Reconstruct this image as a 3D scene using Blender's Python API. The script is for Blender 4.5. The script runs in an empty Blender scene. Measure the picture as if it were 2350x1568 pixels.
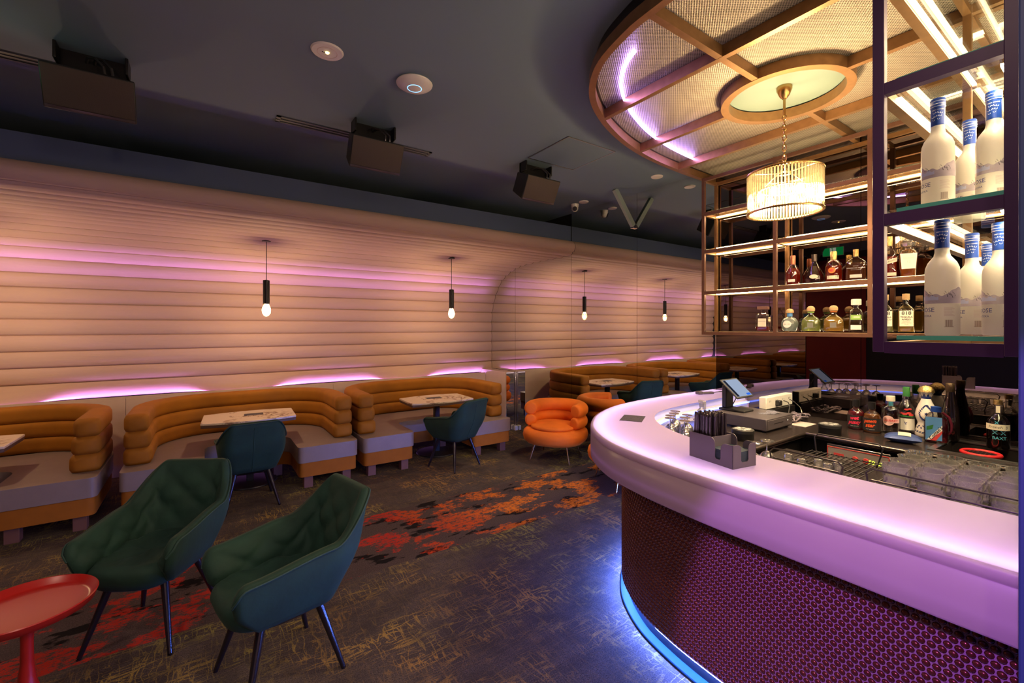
import bpy, bmesh, math, random
from math import sin, cos, pi, sqrt, atan2, radians
from mathutils import Vector, Matrix, noise
from mathutils.geometry import tessellate_polygon
random.seed(7)
S = bpy.context.scene
COL = S.collection

# ------------------------------------------------------------------ materials
def nodes_of(name):
    m = bpy.data.materials.new(name); m.use_nodes = True
    nt = m.node_tree
    for n in list(nt.nodes): nt.nodes.remove(n)
    out = nt.nodes.new('ShaderNodeOutputMaterial')
    return m, nt, out
def lk(nt, a, b): nt.links.new(a, b)
def pbr(name, col, rough=.5, metal=0., bump=0., bscale=60., var=0., vscale=8., sheen=0., spec=.5, coat=0., trans=0., stretch=(1,1,1)):
    m, nt, out = nodes_of(name)
    p = nt.nodes.new('ShaderNodeBsdfPrincipled')
    p.inputs['Base Color'].default_value = (*col, 1)
    p.inputs['Roughness'].default_value = rough
    p.inputs['Metallic'].default_value = metal
    p.inputs['Specular IOR Level'].default_value = spec
    p.inputs['Coat Weight'].default_value = coat
    if sheen:
        p.inputs['Sheen Weight'].default_value = sheen
        p.inputs['Sheen Roughness'].default_value = .35
        p.inputs['Sheen Tint'].default_value = (min(1, col[0]*2.5+.05), min(1, col[1]*2.5+.05), min(1, col[2]*2.5+.05), 1)
    if bump or var:
        tc = nt.nodes.new('ShaderNodeTexCoord'); mp = nt.nodes.new('ShaderNodeMapping')
        mp.inputs['Scale'].default_value = stretch
        lk(nt, tc.outputs['Object'], mp.inputs['Vector'])
    if var:
        n = nt.nodes.new('ShaderNodeTexNoise'); n.inputs['Scale'].default_value = vscale; n.inputs['Detail'].default_value = 4
        lk(nt, mp.outputs[0], n.inputs['Vector'])
        r = nt.nodes.new('ShaderNodeMapRange'); r.inputs['From Min'].default_value = .3; r.inputs['From Max'].default_value = .7
        r.inputs['To Min'].default_value = 1-var; r.inputs['To Max'].default_value = 1+var
        lk(nt, n.outputs['Fac'], r.inputs['Value'])
        mx = nt.nodes.new('ShaderNodeMix'); mx.data_type = 'RGBA'; mx.blend_type = 'MULTIPLY'
        mx.inputs['Factor'].default_value = 1
        mx.inputs['A'].default_value = (*col, 1); 
        lk(nt, r.outputs[0], mx.inputs['B']); lk(nt, mx.outputs['Result'], p.inputs['Base Color'])
    if bump:
        n2 = nt.nodes.new('ShaderNodeTexNoise'); n2.inputs['Scale'].default_value = bscale; n2.inputs['Detail'].default_value = 3
        lk(nt, mp.outputs[0], n2.inputs['Vector'])
        b = nt.nodes.new('ShaderNodeBump'); b.inputs['Strength'].default_value = bump; b.inputs['Distance'].default_value = .01
        lk(nt, n2.outputs['Fac'], b.inputs['Height']); lk(nt, b.outputs[0], p.inputs['Normal'])
    lk(nt, p.outputs[0], out.inputs['Surface'])
    return m
def emit(name, col, s):
    m, nt, out = nodes_of(name)
    e = nt.nodes.new('ShaderNodeEmission'); e.inputs['Color'].default_value = (*col, 1); e.inputs['Strength'].default_value = s
    lk(nt, e.outputs[0], out.inputs['Surface']); return m
def clear(name, tint, gloss=.12, body=0., bodycol=None, rough=.02):
    """thin clear material: see-through colour + some body colour + surface reflection"""
    m, nt, out = nodes_of(name)
    t = nt.nodes.new('ShaderNodeBsdfTransparent'); t.inputs['Color'].default_value = (*tint, 1)
    base = t.outputs[0]
    if body:
        d = nt.nodes.new('ShaderNodeBsdfDiffuse'); d.inputs['Color'].default_value = (*(bodycol or tint), 1)
        tl = nt.nodes.new('ShaderNodeBsdfTranslucent'); tl.inputs['Color'].default_value = (*(bodycol or tint), 1)
        a = nt.nodes.new('ShaderNodeMixShader'); a.inputs[0].default_value = .5
        lk(nt, d.outputs[0], a.inputs[1]); lk(nt, tl.outputs[0], a.inputs[2])
        mx = nt.nodes.new('ShaderNodeMixShader'); mx.inputs[0].default_value = body
        lk(nt, base, mx.inputs[1]); lk(nt, a.outputs[0], mx.inputs[2]); base = mx.outputs[0]
    g = nt.nodes.new('ShaderNodeBsdfGlossy'); g.inputs['Roughness'].default_value = rough
    lw = nt.nodes.new('ShaderNodeLayerWeight'); lw.inputs['Blend'].default_value = .35
    mr = nt.nodes.new('ShaderNodeMapRange'); mr.inputs['To Min'].default_value = gloss*.5; mr.inputs['To Max'].default_value = min(1, gloss*4)
    lk(nt, lw.outputs['Fresnel'], mr.inputs['Value'])
    fm = nt.nodes.new('ShaderNodeMixShader'); lk(nt, mr.outputs[0], fm.inputs[0])
    lk(nt, base, fm.inputs[1]); lk(nt, g.outputs[0], fm.inputs[2]); lk(nt, fm.outputs[0], out.inputs['Surface'])
    return m
def lucent(name, col, frac=.5, gloss=.04, rough=.25):
    """translucent sheet: light from behind shows through, with a soft satin surface"""
    m, nt, out = nodes_of(name)
    d = nt.nodes.new('ShaderNodeBsdfDiffuse'); d.inputs['Color'].default_value = (*col, 1)
    tl = nt.nodes.new('ShaderNodeBsdfTranslucent'); tl.inputs['Color'].default_value = (*col, 1)
    a = nt.nodes.new('ShaderNodeMixShader'); a.inputs[0].default_value = frac
    lk(nt, d.outputs[0], a.inputs[1]); lk(nt, tl.outputs[0], a.inputs[2])
    g = nt.nodes.new('ShaderNodeBsdfGlossy'); g.inputs['Roughness'].default_value = rough
    b = nt.nodes.new('ShaderNodeMixShader'); b.inputs[0].default_value = gloss
    lk(nt, a.outputs[0], b.inputs[1]); lk(nt, g.outputs[0], b.inputs[2]); lk(nt, b.outputs[0], out.inputs['Surface'])
    return m
def mirror_mat(name, col):
    m, nt, out = nodes_of(name)
    g = nt.nodes.new('ShaderNodeBsdfGlossy'); g.inputs['Roughness'].default_value = 0.; g.inputs['Color'].default_value = (*col, 1)
    lk(nt, g.outputs[0], out.inputs['Surface']); return m

M = {}
M['ceil'] = pbr('ceiling_paint', (.155, .22, .285), .75, bump=.05, bscale=40)
M['blue'] = pbr('blue_paint', (.075, .11, .20), .7, bump=.04, bscale=40)
M['stub'] = pbr('stub_blue_paint', (.022, .045, .17), .55)
M['dark'] = pbr('dark_paint', (.012, .011, .013), .6)
M['redpanel'] = pbr('red_panel', (.22, .012, .01), .5, var=.15, vscale=3)
M['pad'] = pbr('padded_cloth', (.62, .43, .36), .75, bump=.35, bscale=14, var=.05, vscale=3, stretch=(.35, 2, 2), sheen=.15)
M['lower'] = pbr('lower_panel', (.66, .52, .48), .45, var=.03)
M['mirror'] = mirror_mat('mirror_glass', (.84, .86, .84))
M['tint'] = mirror_mat('tinted_mirror', (.20, .165, .155))
M['chrome'] = pbr('chrome', (.75, .75, .75), .12, 1.)
M['steel'] = pbr('steel', (.45, .44, .43), .3, 1.)
M['dsteel'] = pbr('dark_bench', (.075, .06, .06), .22, .6, var=.15, vscale=5)
M['black'] = pbr('black_metal', (.012, .011, .012), .35, .3)
M['blackp'] = pbr('black_plastic', (.014, .014, .016), .45)
M['graymetal'] = pbr('grey_plastic', (.10, .085, .10), .4, .2)
M['grille'] = pbr('speaker_grille', (.062, .044, .036), .7, bump=.3, bscale=300)
M['white'] = pbr('white_plastic', (.78, .74, .72), .4)
M['bronze'] = pbr('bronze', (.27, .142, .06), .40, .7, var=.12, vscale=20)
M['bronze_lit'] = pbr('purple_lit_bronze', (.045, .010, .075), .45, .1)  # dark bronze with the purple light falling on it mixed into the colour
M['bronze_shade'] = pbr('shaded_bronze', (.15, .072, .048), .45, .5, var=.1, vscale=20)  # darker copy of the bronze, shade on the front faces put into the colour
M['brass'] = pbr('brass', (.58, .37, .15), .25, 1.)
M['gold'] = pbr('gold_foil', (.75, .55, .22), .3, 1., bump=.5, bscale=120)
M['copper'] = pbr('copper_dome', (.15, .034, .026), .26, .55)
M['grout'] = pbr('grout', (.36, .21, .35), .5)
M['plywhite'] = pbr('white_solid_surface', (.82, .76, .78), .35)
M['lucent'] = lucent('backlit_acrylic', (.52, .44, .53), .5)
M['purpleface'] = lucent('backlit_front', (.60, .47, .58), .5)
M['velvet'] = pbr('green_velvet', (.006, .037, .027), .8, sheen=.22, bump=.15, bscale=30, var=.2, vscale=6)
M['velvetpipe'] = pbr('green_piping', (.010, .045, .040), .7, sheen=.3)
M['mustard'] = pbr('mustard_velvet', (.34, .125, .002), .8, sheen=.03, var=.12, vscale=5, bump=.1, bscale=20)
M['mustard2'] = pbr('mustard_base', (.34, .11, .002), .8, sheen=.05, var=.1)
M['leather'] = pbr('grey_leather', (.26, .205, .20), .42, bump=.08, bscale=70, var=.05)
M['foot'] = pbr('brown_foot', (.16, .07, .055), .6)
M['orange'] = pbr('orange_velvet', (.78, .165, .008), .75, sheen=.3, var=.1, vscale=6)
M['red'] = pbr('red_lacquer', (.38, .013, .011), .3, spec=.5)
M['glass'] = clear('shelf_glass', (.96, .985, .97), .10)
M['glassedge'] = pbr('green_glass_edge', (.10, .42, .33), .2)
M['cglass'] = clear('bottle_glass', (.93, .93, .90), .16)
M['rod'] = clear('crystal_rod', (.97, .93, .85), .5, body=.10, bodycol=(.95, .82, .55))
M['bulbglass'] = clear('bulb_crystal', (.97, .94, .88), .3, body=.12, bodycol=(1, .85, .6))
M['crystal'] = clear('crystal_tumbler', (.93, .92, .92), .75, body=.30, bodycol=(.9, .86, .86), rough=.04)
M['frost'] = lucent('frosted_glass', (.93, .90, .80), .55, .05, .35)
M['label'] = pbr('paper_label', (.80, .74, .60), .6)
M['wlabel'] = pbr('white_label', (.88, .86, .80), .5)
M['klabel'] = pbr('black_label', (.02, .018, .02), .5)
M['pinklabel'] = pbr('pink_label', (.80, .50, .50), .5)
M['greenlabel'] = pbr('green_label', (.28, .52, .10), .5)
M['orangelabel'] = pbr('orange_label', (.75, .20, .03), .5)
M['bluecap'] = pbr('blue_cap', (.008, .05, .30), .4)
M['greencap'] = pbr('green_cap', (.04, .20, .05), .4)
M['inkblue'] = pbr('blue_ink', (.03, .05, .24), .5)
M['inkblack'] = pbr('black_ink', (.015, .013, .013), .5)
M['inkwhite'] = pbr('white_ink', (.85, .85, .85), .5)
M['inkpink'] = pbr('pink_ink', (.75, .03, .10), .5)
M['inkorange'] = pbr('orange_ink', (.80, .10, .02), .5)
M['inkcyan'] = pbr('cyan_ink', (.08, .42, .60), .5)
M['inkred'] = pbr('red_ink', (.65, .06, .06), .5)
M['mount'] = pbr('mountain_print', (.40, .34, .38), .5, var=.25, vscale=25)
M['mountdark'] = pbr('mountain_dark', (.03, .025, .03), .5)
M['mountblue'] = pbr('mountain_blue', (.42, .45, .62), .5)
M['cork'] = pbr('cork', (.50, .33, .17), .6, var=.15, vscale=30)
M['ceramic'] = pbr('white_ceramic', (.80, .74, .70), .2)
M['cobalt'] = pbr('cobalt_paint', (.02, .035, .16), .25)
M['navy'] = pbr('navy_foil', (.04, .08, .28), .35, .2)
M['paper'] = pbr('paper', (.72, .60, .56), .7)
M['card'] = pbr('menu_card', (.055, .05, .075), .6, var=.6, vscale=90)
M['straw'] = pbr('black_straw', (.03, .02, .03), .25, spec=.7)
M['napkin'] = pbr('navy_napkin', (.03, .05, .075), .8)
M['rubberred'] = pbr('red_rubber', (.55, .015, .02), .45)
M['wire'] = pbr('dark_wire', (.06, .05, .055), .35, .6)
def liquid(n, c, b=.45): M[n] = clear(n, c, .14, body=b, bodycol=c)
liquid('liq_amber', (.72, .28, .05)); liquid('liq_red', (.55, .04, .015)); liquid('liq_gold', (.85, .58, .14))
liquid('liq_dark', (.10, .02, .02), .6); liquid('liq_pale', (.88, .84, .45), .3); liquid('liq_blue', (.05, .38, .85), .6)
liquid('liq_green', (.80, .86, .42), .3); liquid('liq_white', (.82, .90, .92), .5); liquid('liq_berry', (.28, .015, .05), .6)
liquid('liq_pink', (.55, .03, .08), .5); liquid('liq_brown', (.30, .10, .03), .5); liquid('liq_black', (.02, .012, .012), .85)
M['led_purple'] = emit('purple_led', (.62, .28, 1.), 40)
M['berryplastic'] = pbr('berry_plastic', (.09, .008, .02), .3)
M['led_canopy'] = emit('canopy_led', (.48, .28, 1.), 45)
M['led_blue'] = emit('blue_led', (.12, .20, 1.), 8)
M['led_bar'] = emit('bar_top_led', (.80, .56, 1.), 30)
M['led_face'] = emit('bar_face_led', (.50, .22, .70), .9)
M['led_warm'] = emit('warm_led', (1., .72, .38), 46)
M['bulb'] = emit('warm_bulb', (1., .72, .38), 60)
M['chbulb'] = emit('chandelier_bulb', (1., .68, .32), 18)
M['green_led'] = emit('digit_led', (.75, 1., .05), 3)
M['ring_led'] = emit('blue_ring', (.2, .5, 1.), 3)
M['amber_led'] = emit('amber_led', (1., .75, .2), 6)
M['exit'] = emit('exit_green', (.01, .45, .10), 1.2)
M['exitw'] = emit('exit_white', (.8, 1., .85), 1.2)
M['screen'] = emit('screen_glow', (.42, .52, .72), .8)
M['screenblue'] = emit('screen_button', (.03, .15, .8), 1.)
M['screendark'] = emit('screen_dark', (.03, .035, .06), .5)

M['led_kick'] = emit('kick_led', (.10, .36, .9), 1.3)
M['led_kick2'] = emit('kick_led_tube', (.11, .22, 1.), 480)
M['kerb'] = pbr('kerb_paint', (.008, .035, .06), .6, spec=.1)
M['led_soft'] = emit('soft_shelf_led', (1., .74, .42), 14)
M['led_side'] = emit('side_shelf_led', (1., .76, .44), 170)
M['led_base'] = emit('shelf_base_led', (1., .80, .52), 26)
M['led_floor'] = emit('floor_purple_led', (.62, .28, 1.), 7)
M['edgesteel'] = pbr('rolled_edge', (.16, .13, .12), .25, .9)
M['panelpale'] = pbr('washer_panel', (.55, .48, .46), .35, .5)
M['plate'] = pbr('pale_plate', (.135, .185, .165), .4)
M['copperfoil'] = pbr('copper_foil', (.55, .20, .12), .35, .6)
M['darkfoil'] = pbr('dark_foil', (.09, .06, .035), .3, .7, bump=.3, bscale=150)
M['bluecap2'] = pbr('sky_blue_print', (.10, .28, .62), .4)
M['paleglass'] = clear('pale_plastic', (.85, .85, .85), .15, body=.35, bodycol=(.8, .8, .82))
M['slip'] = pbr('printed_slip', (.18, .18, .24), .5, var=.9, vscale=120)
M['greycable'] = pbr('grey_cable', (.30, .25, .32), .4)
M['caddygrey'] = pbr('caddy_grey', (.13, .105, .14), .5)

def cut_glass():
    m, nt, out = nodes_of('cut_glass')
    g = nt.nodes.new('ShaderNodeBsdfGlass'); g.inputs['IOR'].default_value = 1.4; g.inputs['Roughness'].default_value = .03; g.inputs['Color'].default_value = (.97, .96, .95, 1)
    d = nt.nodes.new('ShaderNodeBsdfDiffuse'); d.inputs['Color'].default_value = (.85, .82, .8, 1)
    tl = nt.nodes.new('ShaderNodeBsdfTranslucent'); tl.inputs['Color'].default_value = (.85, .82, .8, 1)
    a = nt.nodes.new('ShaderNodeMixShader'); a.inputs[0].default_value = .5; lk(nt, d.outputs[0], a.inputs[1]); lk(nt, tl.outputs[0], a.inputs[2])
    b = nt.nodes.new('ShaderNodeMixShader'); b.inputs[0].default_value = .24; lk(nt, g.outputs[0], b.inputs[1]); lk(nt, a.outputs[0], b.inputs[2])
    lk(nt, b.outputs[0], out.inputs['Surface']); return m
M['cutglass'] = cut_glass()

def carpet_mat():
    m, nt, out = nodes_of('carpet')
    N = nt.nodes.new
    p = N('ShaderNodeBsdfPrincipled'); p.inputs['Roughness'].default_value = .95; p.inputs['Specular IOR Level'].default_value = .1
    g = N('ShaderNodeTexCoord')
    def mapping(sc, loc=(0, 0, 0), src=None):
        k = N('ShaderNodeMapping'); k.inputs['Scale'].default_value = sc; k.inputs['Location'].default_value = loc
        lk(nt, src or g.outputs['Object'], k.inputs['Vector']); return k.outputs[0]
    def nz(vec, scale, detail=4, rough=.6):
        n = N('ShaderNodeTexNoise'); n.inputs['Scale'].default_value = scale; n.inputs['Detail'].default_value = detail; n.inputs['Roughness'].default_value = rough
        lk(nt, vec, n.inputs['Vector']); return n.outputs['Fac']
    def mth(op, a, b=None, clamp=False):
        k = N('ShaderNodeMath'); k.operation = op; k.use_clamp = clamp
        for i, v in enumerate((a, b)):
            if v is None: continue
            if isinstance(v, (int, float)): k.inputs[i].default_value = v
            else: lk(nt, v, k.inputs[i])
        return k.outputs[0]
    def ramp(v, a, b):
        k = N('ShaderNodeMapRange'); k.inputs['From Min'].default_value = a; k.inputs['From Max'].default_value = b
        lk(nt, v, k.inputs['Value']); return k.outputs[0]
    def mix(f, a, b):
        k = N('ShaderNodeMix'); k.data_type = 'RGBA'
        if isinstance(f, (int, float)): k.inputs['Factor'].default_value = f
        else: lk(nt, f, k.inputs['Factor'])
        for nm, v in (('A', a), ('B', b)):
            if isinstance(v, tuple): k.inputs[nm].default_value = (*v, 1)
            else: lk(nt, v, k.inputs[nm])
        return k.outputs['Result']
    sx = N('ShaderNodeSeparateXYZ'); lk(nt, g.outputs['Object'], sx.inputs[0])
    X, Y = sx.outputs['X'], sx.outputs['Y']
    one = mapping((1, 1, 1))
    base = mix(ramp(nz(one, 150, 3, .8), .32, .68), (.030, .024, .026), (.155, .124, .124))
    base = mix(mth('MULTIPLY', ramp(nz(mapping((1.5, 2.2, 1)), 3, 6, .7), .40, .62), .55), base, mix(nz(one, 210, 2), (.014, .011, .013), (.085, .07, .075)))
    # plank-to-plank variation, planks 1.0 x 0.25 m laid along X
    br = N('ShaderNodeTexBrick'); br.inputs['Scale'].default_value = 1; br.inputs['Brick Width'].default_value = 1.0; br.inputs['Row Height'].default_value = .25
    br.inputs['Mortar Size'].default_value = .0015; br.inputs['Color1'].default_value = (.93, .93, .93, 1); br.inputs['Color2'].default_value = (1.06, 1.06, 1.06, 1); br.inputs['Mortar'].default_value = (.82, .82, .82, 1)
    lk(nt, one, br.inputs['Vector'])
    # scratchy thread lines
    def lines(sc, loc, w):
        v = nz(mapping(sc, loc), 1, 2.5, .55)
        d = mth('ABSOLUTE', mth('SUBTRACT', v, .5))
        return mth('SUBTRACT', 1, ramp(d, 0, w), True)
    warp = mapping((1, 1, 1))
    wn = N('ShaderNodeTexNoise'); wn.inputs['Scale'].default_value = 5; wn.inputs['Detail'].default_value = 5; lk(nt, one, wn.inputs['Vector'])
    wa = N('ShaderNodeVectorMath'); wa.operation = 'MULTIPLY_ADD'; wa.inputs[1].default_value = (.055, .055, 0); lk(nt, wn.outputs['Color'], wa.inputs[0]); lk(nt, one, wa.inputs[2])
    def wl(sc, loc, w):
        v = nz(mapping(sc, loc, wa.outputs[0]), 1, 1.5, .5)
        return mth('SUBTRACT', 1, ramp(mth('ABSOLUTE', mth('SUBTRACT', v, .5)), w*.35, w), True)
    la = wl((3.2, 24, 1), (0, 0, 0), .024); lb = wl((24, 3.2, 1), (3, 1, 0), .024); lc = wl((11, 13, 1), (9, 4, 0), .010)
    l = mth('MAXIMUM', mth('MAXIMUM', la, lb), mth('MULTIPLY', lc, .8))
    patch = ramp(nz(mapping((1, 1.4, 1), (5, 2, 0)), 1.6, 4, .65), .46, .62)
    grain = ramp(nz(one, 170, 2), .36, .50)
    l = mth('MULTIPLY', mth('MULTIPLY', l, mth('ADD', .12, patch)), grain, True)
    tint = mix(ramp(nz(mapping((1, 1, 1), (11, 3, 0)), .7, 2), .4, .6), (.50, .46, .09), (.60, .34, .08))
    ground = mix(mth('MULTIPLY', l, .60), base, tint)
    # coloured runner along X between Y 3.17 and 4.12 with stepped plank ends
    wob = mth('MULTIPLY', mth('SUBTRACT', nz(mapping((.9, .9, 1)), 1, 0), .5), 0)
    inr = mth('MULTIPLY', mth('GREATER_THAN', Y, 3.17), mth('LESS_THAN', Y, 4.12))
    blot = nz(mapping((2.1, 3.3, 1), (2.6, .7, 0)), 1, 10, .68)
    bl = mth('MULTIPLY', ramp(blot, .505, .535), ramp(nz(one, 160, 2), .30, .45), True)
    bl = mth('MULTIPLY', bl, ramp(nz(mapping((6, 11, 1)), 2.6, 7, .85), .44, .52), True)
    dk = ramp(nz(mapping((2.4, 6, 1), (8, 5, 0)), 1, 8, .6), .57, .60)
    hue = ramp(mth('ADD', X, mth('MULTIPLY', nz(one, 1.6, 2), 1.2)), 1.9, 3.2)
    redor = mix(hue, (.50, .030, .018), (.72, .20, .02))
    rg = mix(ramp(nz(one, 150, 3, .8), .3, .7), (.030, .022, .024), (.135, .10, .102))
    rg = mix(dk, rg, (.010, .008, .009))
    rg = mix(bl, rg, redor)
    col = mix(inr, ground, rg)
    mul = N('ShaderNodeMix'); mul.data_type = 'RGBA'; mul.blend_type = 'MULTIPLY'; mul.inputs['Factor'].default_value = 1
    lk(nt, col, mul.inputs['A']); lk(nt, br.outputs['Color'], mul.inputs['B'])
    lk(nt, mul.outputs['Result'], p.inputs['Base Color'])
    bp = N('ShaderNodeBump'); bp.inputs['Strength'].default_value = .5; bp.inputs['Distance'].default_value = .004
    lk(nt, nz(one, 260, 2), bp.inputs['Height']); lk(nt, bp.outputs[0], p.inputs['Normal'])
    lk(nt, p.outputs[0], out.inputs['Surface']); return m
M['carpet'] = carpet_mat()

def marble_mat():
    m, nt, out = nodes_of('marble'); N = nt.nodes.new
    p = N('ShaderNodeBsdfPrincipled'); p.inputs['Roughness'].default_value = .25
    tc = N('ShaderNodeTexCoord')
    n1 = N('ShaderNodeTexNoise'); n1.inputs['Scale'].default_value = 2.6; n1.inputs['Detail'].default_value = 8; n1.inputs['Roughness'].default_value = .62; n1.inputs['Distortion'].default_value = 1.2
    lk(nt, tc.outputs['Object'], n1.inputs['Vector'])
    a = N('ShaderNodeMath'); a.operation = 'SUBTRACT'; a.inputs[1].default_value = .5; lk(nt, n1.outputs['Fac'], a.inputs[0])
    b = N('ShaderNodeMath'); b.operation = 'ABSOLUTE'; lk(nt, a.outputs[0], b.inputs[0])
    r = N('ShaderNodeMapRange'); r.inputs['From Min'].default_value = .002; r.inputs['From Max'].default_value = .022; lk(nt, b.outputs[0], r.inputs['Value'])
    n2 = N('ShaderNodeTexNoise'); n2.inputs['Scale'].default_value = 3.1; n2.inputs['Detail'].default_value = 3; lk(nt, tc.outputs['Object'], n2.inputs['Vector'])
    r2 = N('ShaderNodeMapRange'); r2.inputs['From Min'].default_value = .48; r2.inputs['From Max'].default_value = .6; lk(nt, n2.outputs['Fac'], r2.inputs['Value'])
    mx = N('ShaderNodeMath'); mx.operation = 'MAXIMUM'; lk(nt, r.outputs[0], mx.inputs[0])
    inv = N('ShaderNodeMath'); inv.operation = 'SUBTRACT'; inv.inputs[0].default_value = 1; lk(nt, r2.outputs[0], inv.inputs[1]); lk(nt, inv.outputs[0], mx.inputs[1])
    c = N('ShaderNodeMix'); c.data_type = 'RGBA'; c.inputs['A'].default_value = (.16, .07, .05, 1); c.inputs['B'].default_value = (.78, .66, .56, 1)
    lk(nt, mx.outputs[0], c.inputs['Factor']); lk(nt, c.outputs['Result'], p.inputs['Base Color'])
    lk(nt, p.outputs[0], out.inputs['Surface']); return m
M['marble'] = marble_mat()

def mesh_mat():
    """woven metal mesh: staggered round holes over lighter wires"""
    m, nt, out = nodes_of('metal_mesh'); N = nt.nodes.new
    tc = N('ShaderNodeTexCoord'); sx = N('ShaderNodeSeparateXYZ'); lk(nt, tc.outputs['Object'], sx.inputs[0])
    def wave(src, f):
        a = N('ShaderNodeMath'); a.operation = 'MULTIPLY'; a.inputs[1].default_value = f; lk(nt, src, a.inputs[0])
        b = N('ShaderNodeMath'); b.operation = 'COSINE'; lk(nt, a.outputs[0], b.inputs[0]); return b.outputs[0]
    w1 = wave(sx.outputs['X'], 2*pi/.020); w2 = wave(sx.outputs['Y'], 2*pi/.0142)
    pr = N('ShaderNodeMath'); pr.operation = 'ADD'; lk(nt, w1, pr.inputs[0]); lk(nt, w2, pr.inputs[1])
    ab = N('ShaderNodeMath'); ab.operation = 'ABSOLUTE'; lk(nt, pr.outputs[0], ab.inputs[0])
    r = N('ShaderNodeMapRange'); r.inputs['From Min'].default_value = .55; r.inputs['From Max'].default_value = .95; lk(nt, ab.outputs[0], r.inputs['Value'])
    c = N('ShaderNodeMix'); c.data_type = 'RGBA'; c.inputs['A'].default_value = (.40, .34, .27, 1); c.inputs['B'].default_value = (.11, .09, .07, 1)
    lk(nt, r.outputs[0], c.inputs['Factor'])
    p = N('ShaderNodeBsdfPrincipled'); p.inputs['Roughness'].default_value = .45; p.inputs['Metallic'].default_value = .35
    lk(nt, c.outputs['Result'], p.inputs['Base Color'])
    bp = N('ShaderNodeBump'); bp.invert = True; bp.inputs['Strength'].default_value = .4; bp.inputs['Distance'].default_value = .004
    lk(nt, ab.outputs[0], bp.inputs['Height']); lk(nt, bp.outputs[0], p.inputs['Normal'])
    lk(nt, p.outputs[0], out.inputs['Surface']); return m
M['mesh'] = mesh_mat()

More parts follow.
